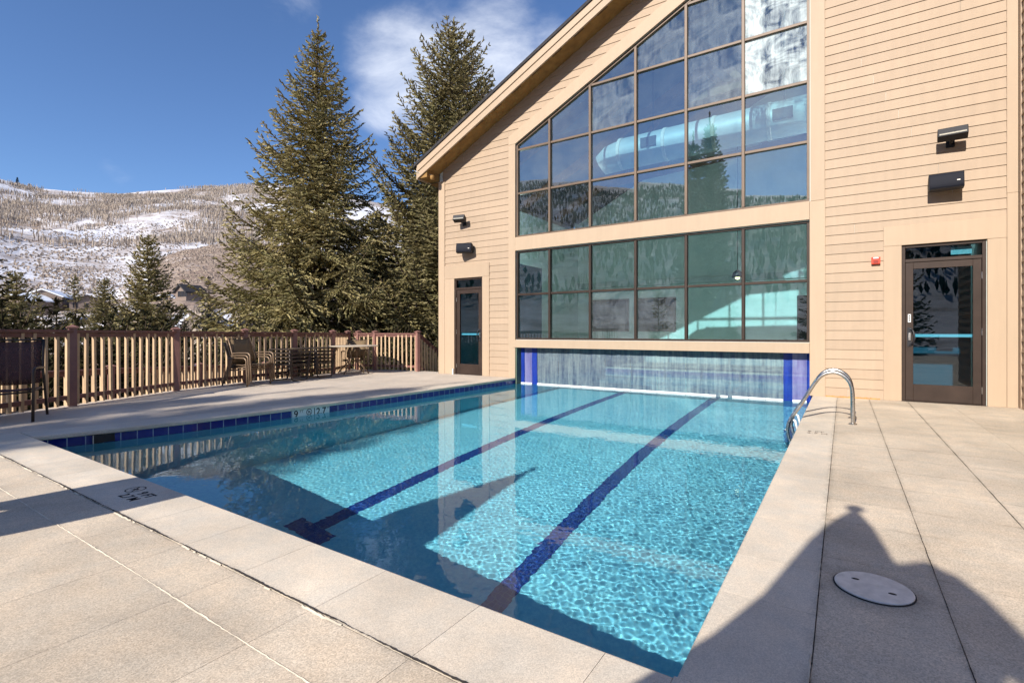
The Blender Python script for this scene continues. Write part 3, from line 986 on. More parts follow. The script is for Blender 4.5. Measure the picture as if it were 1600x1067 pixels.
def trunk_mb(H_, rad, limbs, maxl=400, n=4):
    mb = MB()
    k = 14
    pts = [(0.05*math.sin(i*.9), .05*math.cos(i*1.3), H_*i/k) for i in range(k+1)]
    mb.tube(pts, [rad*(1-i/k)**.85+.012 for i in range(k+1)], 10)
    for pts_, r_ in limbs[:maxl]:
        p = pts_[::2] if len(pts_) > 5 else pts_
        m = len(p); mb.tube([tuple(x) for x in p], [r_*(1-.8*i/(m-1)) for i in range(m)], n, False)
    return mb


def conifer(name, H_, rad, args, fm, bark=None):
    V, Fc, limbs = conifer_arrays(H_, **args)
    root = empty(name)
    link('crown', np_mesh('crown', V, Fc, fm), root)
    trunk_mb(H_, rad, limbs).build('trunk', bark or M['bark'], root)
    return root


def plant_at(o, u, d, ztop=None, vtop=None, H_=None):
    x, y, z = at(u, vtop if vtop is not None else 500, d)
    o.location = (x, y, z - H_*1.0)
    return o


# two big spruces beyond the deck
b1 = conifer('spruce_tree', 17.6, .24, dict(R0=6.4, seed=5, levels=42, perwhorl=11, jit=.7, droop=.52, uptip=.30, shape=.98, gap=.05, twig_gap=.13, seg=.10, nl=.17, nw=.058, blades=3), M['needles'])
plant_at(b1, 497, 21.5, vtop=36, H_=17.6); b1.rotation_euler.z = .4
tag(b1, 'tallest olive green spruce standing clear beyond the stacked patio furniture', 'spruce')
b2 = conifer('spruce_tree', 18.6, .27, dict(R0=5.9, seed=12, levels=44, perwhorl=10.5, jit=.8, droop=.15, uptip=.26, shape=.66, gap=.06, twig_gap=.13, steep=.30, seg=.10, nl=.17, nw=.058, blades=3), M['needles'])
plant_at(b2, 709, 23.5, vtop=38, H_=18.6)
tag(b2, 'dense spruce with upswept branches half hidden by the gable roof', 'spruce')

# middle-sized spruces beyond the railing: each its own tree
mids = [conifer('spruce_tree', 9.0, .15, dict(R0=2.55, seed=31, levels=30, perwhorl=8, droop=.25, uptip=.45, shape=.78, gap=.04, twig_gap=.15, seg=.10, nl=.19, nw=.075, steep=.12, blades=3), M['needles']),
        conifer('spruce_tree', 9.0, .14, dict(R0=2.1, seed=33, levels=26, perwhorl=6, droop=.5, uptip=.3, shape=.9, gap=.15, twig_gap=.16, seg=.11, nl=.19, nw=.072, blades=3), M['needles']),
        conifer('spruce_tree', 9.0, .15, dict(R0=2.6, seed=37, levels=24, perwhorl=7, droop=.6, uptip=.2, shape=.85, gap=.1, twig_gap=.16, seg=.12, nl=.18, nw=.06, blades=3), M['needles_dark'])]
used = [False]*3
GRP = 'spruces beyond the deck railing'
spec = [(232, 366, 31, 0, 1.0, .1, 'broad golden green spruce standing apart right of the snowy slope gap', None),
        (117, 428, 38, 1, .86, .7, 'thin open spruce behind the tall railing post at left', None),
        (163, 433, 36, 0, .80, 2.1, 'yellow green young spruce left of the broad golden spruce', None),
        (57, 452, 34, 1, .74, 3.0, 'sparse short spruce second from the left frame edge', None),
        (24, 422, 30, 0, .86, 4.2, 'olive spruce rising at the far left behind the railing', None),
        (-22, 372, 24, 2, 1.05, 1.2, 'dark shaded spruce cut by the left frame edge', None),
        (88, 462, 33, 2, .66, 5.0, 'low dark bushy spruce between the two thin left spruces', None),
        (326, 430, 44, 2, .55, .9, 'spruce tinted as in blue shadow beside the snowy clearing', 'needles_shadowed'),
        (288, 474, 40, 1, .42, 2.4, 'small spruce tinted as in blue shadow in front of the snowy clearing', 'needles_shadowed'),
        (196, 470, 30, 1, .55, 5.5, 'small thin spruce tucked against the broad golden spruce', None),
        (655, 300, 27, 2, 1.35, 1.0, 'dark spruce between the two tall spruces', None),
        (590, 330, 29, 0, 1.30, 3.3, 'shorter spruce behind the tallest spruce', None),
        (790, 200, 34, 2, 1.6, 2.2, 'dark spruce hidden behind the pool building', None)]
for u, v, d, k, s_, rz, lab, alt in spec:
    if not used[k] and alt is None: o = mids[k]; used[k] = True
    else: o = copy_tree(mids[k])
    if alt:
        for ch in kids(o):
            if ch.name.startswith('crown'):
                ch.data = ch.data.copy(); ch.data.materials[0] = M[alt]
    x, y, z = at(u, v, d); o.scale = (s_, s_, s_); o.location = (x, y, z-9.0*s_); o.rotation_euler.z = rz
    tag(o, lab, 'spruce', GRP)
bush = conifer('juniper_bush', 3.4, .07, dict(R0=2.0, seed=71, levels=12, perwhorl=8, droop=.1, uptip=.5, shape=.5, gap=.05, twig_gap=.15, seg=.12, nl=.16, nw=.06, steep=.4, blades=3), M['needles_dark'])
for i, (x, y, s_, lab) in enumerate([(-13.6, 2.2, 1.0, 'low dark bush outside the railing nearest the left frame edge'), (-14.4, 4.6, 1.1, 'low dark bush outside the railing right of the tall brown post'), (-14.8, 7.0, 1.0, 'low dark bush outside the railing behind the nested chairs'),
                                     (-15.0, 9.3, 1.1, 'low dark bush outside the railing behind the footstools'), (-13.2, 12.2, 1.1, 'low dark bush behind the short sunlit railing'), (-16.8, 3.4, 1.2, 'second row bush beyond the tall brown post'), (-17.2, 6.4, 1.2, 'second row bush beyond the nested chairs'), (-11.5, 13.8, 1.1, 'low dark bush behind the stair railing')]):
    o = bush if i == 0 else copy_tree(bush)
    o.location = (x, y, -3.3 + .25*s_); o.scale = (s_, s_, s_); o.rotation_euler.z = i*1.1
    tag(o, lab, 'bush', 'low bushes outside the railing')
# trees behind the camera: they throw the shadow on the left of the deck and mirror in the windows
nar = conifer('spruce_tree', 22.0, .2, dict(R0=2.3, seed=61, levels=95, perwhorl=9, droop=.5, uptip=.2, shape=.62, gap=0, twig_gap=.18, seg=.15, nl=.24, nw=.10, blades=3), M['needles_dark'])
nar.location = (-8.25, -20, -4.9)
nar2 = copy_tree(nar); nar2.location = (-9.75, -21.2, -5.6); nar2.rotation_euler.z = 2; tag(nar2, 'second narrow spruce right beside the tallest one behind the near deck', 'spruce', 'spruces behind the near deck')
bt = nar; tag(bt, 'tall narrow spruce behind the near deck casting the long deck shadow', 'spruce', 'spruces behind the near deck')
for i, (x, y, k, s_, lab) in enumerate([(4, -30, 1, 1.5, 'tall thin spruce opposite the wide windows'), (9, -27, 2, 1.25, 'dark spruce opposite the right door'), (15, -33, 0, 1.5, 'olive spruce opposite the right wing'),
                                      (-2, -38, 2, 1.5, 'dark spruce opposite the left window columns'), (21, -26, 2, 1.4, 'dark spruce farthest right behind the near deck'), (-17, -34, 1, 1.3, 'thin spruce farthest left behind the near deck')]):
    o = copy_tree(mids[k]); o.location = (x, y, -5.5); o.scale = (s_, s_, s_); o.rotation_euler.z = i*1.3
    tag(o, lab, 'spruce', 'spruces behind the near deck')
# lone firs on the mountain
fb = conifer('fir_tree', 9.0, .2, dict(R0=2.1, seed=51, levels=14, perwhorl=6, droop=.3, uptip=.1, shape=.8, gap=.05, twig_gap=.5, seg=.5, nl=.7, nw=.4), M['needles_far'])
for i, (u, v, d, s_, lab) in enumerate([(27, 277, 790, 1.35, 'dark lone fir on the snowy ridge crest'), (46, 287, 790, .9, 'smaller lone fir right of the crest fir'), (104, 421, 420, .75, 'dark fir at the foot of the mountain'),
                                       (2, 357, 600, 1.2, 'dark fir on the slope at the left frame edge'), (16, 359, 600, .8, 'small fir low on the left snowy slope')]):
    o = fb if i == 0 else copy_tree(fb)
    x, y, z = at(u, v, d); r_ = math.hypot(x, y)
    o.scale = (s_,)*3; o.location = (x, y, z-9*s_); tag(o, lab, 'fir', 'lone firs on the mountain')

# houses in the valley


def house(u, v, d, w, l, hw, hr, rz, lab, snowy=True, wall='housewall'):
    x, y, z = at(u, v, d); o = empty('valley_house', (x, y, z-hw-hr), rz)
    b = MB(); b.box(-w/2, w/2, -l/2, l/2, 0, hw); b.prism([(-w/2, hw), (w/2, hw), (0, hw+hr)], 'y', -l/2, l/2); b.build('wall', M[wall], o)
    r_ = MB()
    for sg in (-1, 1):
        r_.prism([(0, hw+hr+.02), (0, hw+hr+.35), (sg*(w/2+.5), hw-.05), (sg*(w/2+.5), hw-.4)], 'y', -l/2-.5, l/2+.5)
    r_.build('roof', M['snow'] if snowy else M['shingle'], o)
    for i in range(3):
        c = MB(); c.box(-w/2+.8+i*w/3.2, -w/2+1.8+i*w/3.2, -l/2-.06, -l/2-.01, 1, 2.3); c.build('window', M['black'], o)
    tag(o, lab, 'house', 'houses in the valley')


house(80, 455, 150, 9, 12, 4, 1.8, 1.0, 'low house with a snow covered roof behind the left spruces')
house(38, 460, 140, 8, 9, 4, 1.6, .5, 'snow roofed house at the far left behind spruces')
house(297, 447, 120, 3.6, 4.5, 2.2, 1.5, .2, 'house with a dark pitched roof above the snowy clearing', False)
house(262, 460, 170, 5, 6, 2.4, 1.2, .9, 'brown house with pale roof right of the broad spruce', True)
house(140, 464, 150, 8, 11, 3, 1.5, 1.2, 'brown house behind the thin left spruces', False)
# ------------------------------------------------------------------ the pool building
XL, XR = -8.82, 2.07
WL, WR = -6.44, -0.48                       # window opening
RX = -0.36                                  # ridge


def zroof(x): return 6.154 + .503*(x + 6.915) if x <= RX else 6.154 + .503*(2*RX - x + 6.915)


def zwin(x): return 5.50 + .50*(x + 6.44)


bld = empty('pool_building', (-3.4, YF, 0))
tag(bld, 'tan clapboard pool building with a tall gabled wall of windows', 'building')
bld.location = (0, 0, 0)
sid = MB()
P_ = .158
yb = 9.925
k = 0
while k*P_ < 9.5:
    z0, z1 = k*P_, (k+1)*P_
    zc = (z0+z1)/2
    segs = []
    # left field
    def left_end(z):      # where the gable edge cuts the board on the left
        return max(-8.70, (z-6.154)/.503 - 6.915 - .12) if z > 4.9 else -8.70
    if z0 < 5.45:
        lo = (left_end(z0), left_end(z1))
        if z1 < 2.76: segs.append((( -7.30, -7.30), (-6.53, -6.53)))
        else: segs.append((lo, (-6.53, -6.53)))
    else:
        e0 = (z0-.14-5.50)/.50 - 6.44; e1 = (z1-.14-5.50)/.50 - 6.44
        segs.append(((left_end(z0), left_end(z1)), (min(e0, -.40), min(e1, -.40))))
    # right field
    r1 = 1.98
    rr0 = min(r1, (2*RX + 6.915 - (z0-6.154)/.503)); rr1 = min(r1, (2*RX + 6.915 - (z1-6.154)/.503))
    if z1 < 2.74: segs.append(((-.34, -.34), (.56, .56)))
    elif rr1 > -.2: segs.append(((-.34, -.34), (rr0, rr1)))
    cut = []
    for (a0, a1), (b0, b1) in segs:
        if b0 - a0 < .05 and b1 - a1 < .05: continue
        q_ = a0 + .4 + (k*1.37) % 2.9; last = (a0, a1)
        while q_ < min(b0, b1) - .5:
            cut.append((last, (q_-.0012, q_-.0012))); last = (q_+.0012, q_+.0012); q_ += 3.05
        cut.append((last, (b0, b1)))
    for (a0, a1), (b0, b1) in cut:
        y0, y1 = yb - .016, yb - .003          # lap: foot of the board stands proud
        sid.add([(a0, y0, z0), (b0, y0, z0), (b1, y1, z1+.004), (a1, y1, z1+.004), (a0, yb+.01, z0), (b0, yb+.01, z0)], [(0, 1, 2, 3), (4, 5, 1, 0)])
    k += 1
sid.build('siding', M['siding'], bld)
# wall carcass behind the boards and windows
cs = MB()
Y0, Y1 = 9.936, 10.10
cs.box(XL, -8.30, Y0, Y1, 0, 4.95); cs.box(-8.30, -7.41, Y0, Y1, 2.44, 4.95); cs.box(-7.41, WL, Y0, Y1, 0, 4.95)
cs.prism([(XL, 4.95), (WL, 4.95), (WL, zroof(WL)), (XL, zroof(XL))], 'y', Y0, Y1)
cs.box(WL, WR, Y0, Y1, 2.97, 3.30)
cs.prism([(WL, 5.50), (WR, zwin(WR)), (WR, zroof(WR)), (WL, zroof(WL))], 'y', Y0, Y1)
cs.box(WR, .76, Y0, Y1, 0, 5); cs.box(.76, 1.74, Y0, Y1, 2.43, 5); cs.box(1.74, XR, Y0, Y1, 0, 5)
cs.prism([(WR, 5), (XR, 5), (XR, zroof(XR)), (RX, zroof(RX)), (WR, zroof(WR))], 'y', Y0, Y1)
cs.box(WL, WR, Y0, Y1, .72, .90)
cs.box(XL, XL+.15, Y1, 18, 0, 4.95); cs.box(XL, XR+.2, 17.85, 18, 0, 10); cs.box(XR, XR+.15, Y1, 18, 0, 8.3)
cs.build('wall', M['whitewall'], bld)
cx_ = MB(); cx_.box(XL-.0, XL+.149, 9.937, 18.2, -.5, -.001); cx_.build('foundation', M['joint'], bld)
# trim boards
tr = MB()
Yt, Yt1 = 9.892, 9.934


def tb(x0, x1, z0, z1, y=Yt): tr.box(x0, x1, y, Yt1, z0, z1)


tb(XL-.01, -8.62, 0.0, 4.98)                       # left corner board
tr.box(XL-.012, XL, Yt, 10.06, 0, 4.98)
tb(-8.618, -8.30, 0, 2.435, Yt+.004); tb(-7.41, -7.20, 0, 2.435, Yt+.004); tb(-8.618, -7.20, 2.437, 2.77, Yt+.002)
tb(-6.63, WL, .0, 5.49)                            # left casing
tb(WL+.002, WR-.002, 2.985, 3.295, Yt-.004)        # band between the windows
tb(WL-.05, WR-.002, .715, .895, Yt-.012)           # sill band
tb(WR, -.255, 0, 3.29, Yt+.002); tb(WR+.01, -.26, 3.292, 9.2, Yt-.002)
tb(1.952, XR-.001, 0, 3.06, Yt); tb(1.95, XR-.001, 3.062, 8.2, Yt+.003)
tb(.53, .757, 0, 2.428, Yt+.004); tb(1.745, 1.950, 0, 2.428, Yt+.004); tb(.53, 1.95, 2.43, 2.735, Yt+.001)
tr.prism([(-6.63, 5.492), (WL, 5.492), (WR, zwin(WR)), (WR, zwin(WR)+.30), (-6.63, 5.492+.20)], 'y', Yt-.003, Yt1)
trim = tr.build('trim', M['trim'], bld, bevel=.003, seg=1)
# eaves, fascia, soffit, roof
OV = 9.42
fa = MB()


def rake(mb, y0, y1, dz0, dz1, xa=-9.12, xb=RX):
    mb.prism([(xa, zroof(xa)+dz0), (xb, zroof(xb)+dz0), (xb, zroof(xb)+dz1), (xa, zroof(xa)+dz1)], 'y', y0, y1)
    xc = 2*RX - xa; xc = min(xc, 2.6)
    mb.prism([(xb, zroof(xb)+dz0), (xc, zroof(xc)+dz0), (xc, zroof(xc)+dz1), (xb, zroof(xb)+dz1)], 'y', y0, y1)


rake(fa, OV, OV+.04, -.03, .235)
rake(fa, OV-.022, OV-.001, .135, .30)
fa.box(-9.16, -9.122, OV, 18.4, zroof(-9.12)-.06, zroof(-9.12)+.24)
fa.build('fascia', M['trim'], bld)
so = MB(); rake(so, OV+.041, 9.934, 0.0, .03, -9.12)
so.box(-9.12, XL-.013, 9.935, 18.3, 4.955, 4.985)
so.prism([(-9.12, zroof(-9.12)-.03), (XL-.013, zroof(-9.12)-.03), (XL-.013, zroof(XL)-.002), (-9.12, zroof(-9.12)-.002)], 'y', OV+.041, 9.934)
so.build('soffit', M['soffit'], bld)
ro = MB(); rake(ro, OV-.05, 18.5, .302, .375, -9.22); ro.build('roof', M['shingle'], bld)
for x0, x1, yy in ((.34, 1.98, 12.6), (-8.66, -7.05, 12.2)):  # dark partitions added behind the doors so their glass stays dark
    xx = x0 if x0 > 0 else x1-.08; ve = MB()
    ve.box(xx, xx+.08, 10.101, yy, 0, 2.78); ve.box(x0+.081 if x0 > 0 else x0, x1 if x0 > 0 else x1-.081, yy-.08, yy, 0, 2.78); ve.box(x0, x1, 10.101, yy, 2.781, 2.85)
    M['door_dark'] = M.get('door_dark') or paint('dark_partition', (.055, .10, .13), .7, .1); ve.build('dark_partition', M['door_dark'], bld)
cei = MB(); rake(cei, Y1+.002, 17.84, .0, .04, -8.66); cei.build('ceiling', M['ceil'], bld)
# interior floor
it = MB(); it.box(XL+.151, leftx(10.2)-.002, Y1+.1, 17.84, -.1, -.002); it.box(PR+.002, XR-.001, Y1+.001, 17.84, -.1, -.002); it.box(leftx(10.2), PR, 14.65, 17.84, -.1, -.003)
it.build('floor', M['coping'], bld)


# windows and a door in the hall's far wall, seen dimly through the glass
for x0, x1, z0, z1 in ((-8.2, -6.6, 1.1, 2.3), (-6.4, -4.9, 1.1, 2.3), (-1.2, .1, 0, 2.2)):
    b = MB(); b.box(x0, x1, 17.80, 17.849, z0, z1); w_ = b.build('inner_window', M['bronze'], bld)
    b = MB(); b.box(x0+.07, x1-.07, 17.785, 17.799, z0+.07, z1-.07); b.build('inner_pane', M['needles_far'], w_)
b = MB(); b.box(XL+.16, XR-.01, 17.78, 17.849, 2.75, 2.95); b.build('wall_band', M['duct'], bld)
# the two banks of windows
def glazed(name, xs, rows, frame_mat, slope=False, fw=.045, label=None, mists=None):
    w = empty(name); w.parent = bld
    if label: w['label'] = label
    fb_ = MB(); ya, yb_ = 9.945, 10.035
    z0, z1 = rows[0], rows[-1]
    X0, X1 = xs[0], xs[-1]
    fb_.box(X0, X1, ya, yb_, z0, z0+fw)                                   # bottom rail
    if not slope:
        fb_.box(X0, X1, ya, yb_, z1-fw, z1)
        fb_.box(X0, X0+fw, ya+.001, yb_-.001, z0+fw, z1-fw); fb_.box(X1-fw, X1, ya+.001, yb_-.001, z0+fw, z1-fw)
    else:
        fb_.box(X0, X0+fw, ya+.001, yb_-.001, z0+fw, zwin(X0+fw)-.06); fb_.box(X1-fw, X1, ya+.001, yb_-.001, z0+fw, zwin(X1)-.06)
        fb_.prism([(X0, zwin(X0)), (X1, zwin(X1)), (X1, zwin(X1)-.062), (X0, zwin(X0)-.062)], 'y', ya, yb_)
    mw = .052
    for x in xs[1:-1]:
        fb_.box(x-mw/2, x+mw/2, ya-.012, yb_-.003, z0+fw+.001, (zwin(x)-.05 if slope else z1-fw-.001))
    for a, b in zip(xs[:-1], xs[1:]):
        for z in rows[1:-1]:
            if slope and z + .03 > zwin(a): 
                if z > zwin(b)-.1: continue
                xa = (z-5.50)/.50 - 6.44
                if xa > b-.1: continue
                fb_.box(max(a+mw/2, xa+.06)+.001, b-mw/2-.001, ya+.004, yb_-.006, z-.024, z+.024); continue
            fb_.box(a+mw/2+.001, b-mw/2-.001, ya+.004, yb_-.006, z-.024, z+.024)
    fb_.build('frame', frame_mat, w, bevel=.004, seg=1)
    rg = random.Random(len(xs)*7 + int(z1*10))
    for i, (a, b) in enumerate(zip(xs[:-1], xs[1:])):
        for j, (c, d) in enumerate(zip(rows[:-1], rows[1:])):
            if slope:
                tops = (min(d, zwin(a)-.03), min(d, zwin(b)-.03))
                if tops[1] <= c+.05: continue
                if tops[0] <= c:
                    xa = (c+.03-5.50)/.50-6.44; poly = [(xa, c), (b, c), (b, tops[1])]
                    if zwin(b)-.03 > d: poly.append(((d-5.47)/.5-6.44, d))
                elif tops[0] < d and tops[1] >= d and zwin(b)-.03 > d+.001:
                    poly = [(a, c), (b, c), (b, d), ((d-5.47)/.5-6.44, d), (a, tops[0])]
                else: poly = [(a, c), (b, c), (b, tops[1]), (a, tops[0])]
            else: poly = [(a, c), (b, c), (b, d), (a, d)]
            cx0 = sum(p[0] for p in poly)/len(poly); cz0 = sum(p[1] for p in poly)/len(poly)
            tx, tz = rg.gauss(0, .004), rg.gauss(0, .004)
            me = bpy.data.meshes.new('pane')
            f_ = [(p[0]-cx0, (p[0]-cx0)*tx + (p[1]-cz0)*tz, p[1]-cz0) for p in poly]
            n_ = len(f_)
            me.from_pydata(f_, [], [tuple(range(n_))]); me.update()
            me.materials.append((mists or {}).get((i, j), M['glass'] if slope else M['glass_low']))
            o = link('pane', me, w); o.location = (cx0, 9.992, cz0)
    return w


cols = [WL, -5.55, -4.555, -3.545, -2.54, -1.525, WR]
mi = {(5, 3): M['glass_mist'], (5, 2): M['glass_mist'], (4, 3): M['glass_mid'], (5, 4): M['glass_mist'], (4, 4): M['glass_mid'], (4, 2): M['glass_mid'], (2, 2): M['glass_mid'], (3, 3): M['glass_mid'], (5, 5): M['glass_mist'], (0, 1): M['glass'], (3, 2): M['glass']}
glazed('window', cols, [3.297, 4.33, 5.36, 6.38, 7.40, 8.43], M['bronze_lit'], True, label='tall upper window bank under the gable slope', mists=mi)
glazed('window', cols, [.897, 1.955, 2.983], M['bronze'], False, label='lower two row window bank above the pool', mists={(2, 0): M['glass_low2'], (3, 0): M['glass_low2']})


def door(x0, x1, ztop, zleaf, label, handle_side, big):
    d = empty('door'); d.parent = bld; d['label'] = label
    ya, yb_ = 9.93, 10.03
    f = MB(); t = .045
    f.box(x0, x0+t, ya, yb_, 0, ztop); f.box(x1-t, x1, ya, yb_, 0, ztop); f.box(x0+t, x1-t, ya+.001, yb_, ztop-t, ztop); f.box(x0+t, x1-t, ya+.001, yb_, zleaf, zleaf+.05)
    f.box(x0+t, x1-t, ya+.01, yb_, 0, .014)
    f.build('frame', M['bronze'], d, bevel=.003, seg=1)
    a, b = x0+t+.004, x1-t-.004; st = .095 if big else .10
    l = MB(); y2, y3 = 9.945, 9.988
    l.box(a, a+st, y2, y3, .016, zleaf-.004); l.box(b-st, b, y2, y3, .016, zleaf-.004)
    l.box(a+st, b-st, y2+.001, y3, .016, .27); l.box(a+st, b-st, y2+.001, y3, zleaf-.105, zleaf-.004)
    leaf = l.build('leaf', M['bronze'], d, bevel=.003, seg=1)
    for nm, (q0, q1, r0, r1), mt in (('glass', (a+st, b-st, .27, zleaf-.105), M['glass_door']), ('transom_glass', (x0+t, x1-t, zleaf+.05, ztop-t), M['glass_door'])):
        g = MB(); g.add([(q0, 9.968, r0), (q1, 9.968, r0), (q1, 9.968, r1), (q0, 9.968, r1)], [(0, 1, 2, 3)]); g.build(nm, mt, d)
    pb = MB(); pb.box(a+.03, b-.03, 10.02, 10.06, 1.0, 1.045); pb.build('push_bar', M['white'], d)
    hx = a+st*.5 if handle_side < 0 else b-st*.5
    h_ = MB(); zc = 1.0
    pts = [(hx+.03*handle_side*-0, 9.94, zc-.13)] + [(hx - handle_side*s*.055*math.sin(t_)**.6, 9.945-.05*math.sin(t_), zc-.12*math.cos(t_)) for s in (1,) for t_ in np.linspace(.25, math.pi-.25, 9)] + [(hx, 9.94, zc+.13)]
    h_.tube(pts, .014, 8); h_.box(hx-.026, hx+.026, 9.938, 9.944, zc-.15, zc+.15)
    h_.build('handle', M['black'], d)
    h2 = MB(); h2.box(hx-.016, hx+.016, 9.925, 9.936, zc-.05, zc+.06); h2.build('lock_plate', M['steel'], d, bevel=.003)
    for z in (.22, zleaf-.25, 1.08):
        hg = MB(); xx = (x1-t+.0) if handle_side < 0 else (x0+t)
        hg.tube([(xx, 9.934, z-.05), (xx, 9.934, z+.05)], .008, 8)
        hg.build('hinge', M['steel'], d)
    return d, hx


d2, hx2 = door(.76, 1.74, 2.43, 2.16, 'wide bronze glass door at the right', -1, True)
sg_ = MB(); sg_.box(hx2-.018, hx2+.018, 9.9405, 9.944, 1.23, 1.355); so_ = sg_.build('number_plate', M['white'], d2)
dg = MB()
for i in range(3): dg.box(hx2-.009, hx2+.009, 9.9390, 9.9403, 1.247+i*.034, 1.270+i*.034)
dg.build('number_marks', M['black'], d2)
nt_ = MB(); nt_.box(1.36, 1.60, 10.04, 10.05, 2.25, 2.36); nt_.build('exit_sign_back', M['lid'], d2)
d1, hx1 = door(-8.30, -7.41, 2.435, 2.15, 'narrow bronze glass door at the left', 1, False)
ds = MB(); ds.box(-8.335, -8.305, 9.86, 9.889, 0, .14); ds.build('door_stop', M['white'], d1)
# low edge of crumbled orange sealant at the foot of the right wall
se = MB(); pv = None
for i in range(60):
    x = -.25 + i*.0125; z = .012+.012*abs(math.sin(i*1.7))+rng.normal(0, .003)
    q_ = ((x, 9.889, -.001), (x, 9.902, max(.004, z)))
    if pv: se.add([pv[0], q_[0], q_[1], pv[1]], [(0, 1, 2, 3)])
    pv = q_
M['sealant'] = paint('orange_sealant', (.42, .22, .07), .9, .4, 30); se.build('sealant', M['sealant'], bld)
# vents in the soffit
M['vent'] = paint('soffit_vent_dark', (.10, .055, .02), .8)
for i in range(15):
    sv = MB(); x = -8.35 + i*.52; z = zroof(x)-.004
    sv.prism([(x, zroof(x)-.005), (x+.22, zroof(x+.22)-.005), (x+.22, zroof(x+.22)+.004), (x, zroof(x)+.004)], 'y', 9.47, 9.53)
    sv.build('soffit_vent', M['vent'], bld)
# jambs beside the curtain
jm = MB(); jm.box(-6.435, -6.405, 9.906, 10.25, -.19, .712); jm.build('jamb', M['greenjamb'], bld)
jm = MB(); jm.box(PR+.0, PR+.02, 9.906, 10.25, -.19, .712); jm.build('jamb', M['trim'], bld)
bm_ = MB(); bm_.box(-6.4, PR, 10.103, 10.20, .58, .72); bm_.build('curtain_beam', M['greenjamb'], bld)

# curtain of vinyl strips down to the water
cu = empty('strip_curtain'); tag(cu, 'curtain of blue and clear vinyl strips hanging under the windows down to the water', 'curtain')
x = -6.39; i = 0; rgc = random.Random(4)
xend = PR-.01
widths = [.12, .20, .16] + [.268]*20
tot = xend - x
n_mid = 18
edges = [x, x+.10, x+.30, x+.44]
mid0 = edges[-1]; mid1 = xend-.44
mw_ = (mid1-mid0)/n_mid
edges += [mid0 + mw_*(j+1) for j in range(n_mid)] + [xend-.30, xend-.08, xend]
kinds_ = ['strip_blue', 'strip_lilac', 'strip_blue'] + ['strip_clear']*n_mid + ['strip_blue', 'strip_lilac', 'strip_blue']
for j, kd in enumerate(kinds_):
    a, b = edges[j], edges[j+1]; y = 10.075 + (.008 if j % 2 else 0); mb = MB()
    nseg = 6; tw = rgc.gauss(0, .012)
    top = [(a + (b-a)*t/nseg + 0, y + .010*math.sin(math.pi*t/nseg)) for t in range(nseg+1)]
    zz = np.linspace(.714, ZW+.0, 7)
    vs = []
    for z in zz:
        q = (0.60-z)/.74
        for (px, py) in top: vs.append((px + (.012 if j in (2,) else 0)*q, py + tw*q + .004*math.sin(z*9+j), z))
    fs = []
    for r_ in range(6):
        for c in range(nseg):
            fs.append((r_*(nseg+1)+c, r_*(nseg+1)+c+1, (r_+1)*(nseg+1)+c+1, (r_+1)*(nseg+1)+c))
    mb.add(vs, fs)
    o = mb.build('strip', M[kd], cu, smooth=True)
    if kd == 'strip_blue' and j in (2,) or j == len(kinds_)-3: o.scale = (1, 1, 1)
    hm = MB(); hm.box(a+.001, b-.001, y-.012, y+.014, ZW-.03, ZW+.030)
    if not (j in (2, len(kinds_)-3)): hm.build('weight', M['white'], cu, bevel=.004, seg=1)

# things mounted on the wall


def floodlight(x, z, s, label, tiltx):
    o = empty('flood_light', (x, 9.905, z)); tag(o, label, 'flood light', 'wall flood lights')
    b = MB(); b.box(-.05, .05, -.02, .012, -.09, .03); b.bar((0, -.02, -.04), (0, -.13, -.02), .035); b.build('bracket', M['black'], o, bevel=.004)
    h = MB(); M4 = Matrix.Translation((0, -.19, .04)) @ Matrix.Rotation(tiltx, 4, 'Z') @ Matrix.Rotation(R(-28), 4, 'X')
    w, dp, hh = .34*s, .15, .13
    h.prism([(-dp/2, -hh/2), (dp/2-.02, -hh/2), (dp/2, 0), (dp/2-.03, hh/2), (-dp/2-.02, hh/2)], 'x', -w/2, w/2); h.xf(M4); h.build('housing', M['black'], o, bevel=.008)
    l = MB(); l.box(-w/2+.02, w/2-.02, -dp/2-.006, -dp/2+.001, -hh/2+.015, hh/2-.022); l.xf(M4); l.build('lens', M['lens'], o)
    return o


def speaker(x, z, rz, label):
    o = empty('wall_speaker', (x, 9.905, z)); tag(o, label, 'speaker', 'wall speakers')
    b = MB(); b.box(-.04, .04, -.05, .012, -.04, .04); b.build('bracket', M['black'], o, bevel=.004)
    w, hh = .40, .24; M4 = Matrix.Translation((0, -.15, 0)) @ Matrix.Rotation(rz, 4, 'Z') @ Matrix.Rotation(R(-8), 4, 'X')
    c = MB(); c.prism([(.11, -.07), (.11, .07), (.03, hh/2-.005), (-.09, hh/2), (-.09, -hh/2), (.03, -hh/2+.005)], 'x', -w/2, w/2); c.xf(M4); c.build('cabinet', M['black'], o, bevel=.012)
    prof = [(-.092, -hh/2+.01)] + [(-.092-.03*math.cos(t), (hh/2-.012)*math.sin(t)) for t in np.linspace(-1.35, 1.35, 9)] + [(-.092, hh/2-.01)]
    g = MB(); g.prism(prof, 'x', -w/2+.01, w/2-.01); g.xf(M4); g.build('grille', M['grille'], o, bevel=.004)
    n_ = MB(); n_.box(w/2-.085, w/2-.05, -.129, -.1225, -.035, -.020); n_.xf(M4); n_.build('badge', M['lid'], o)
    return o


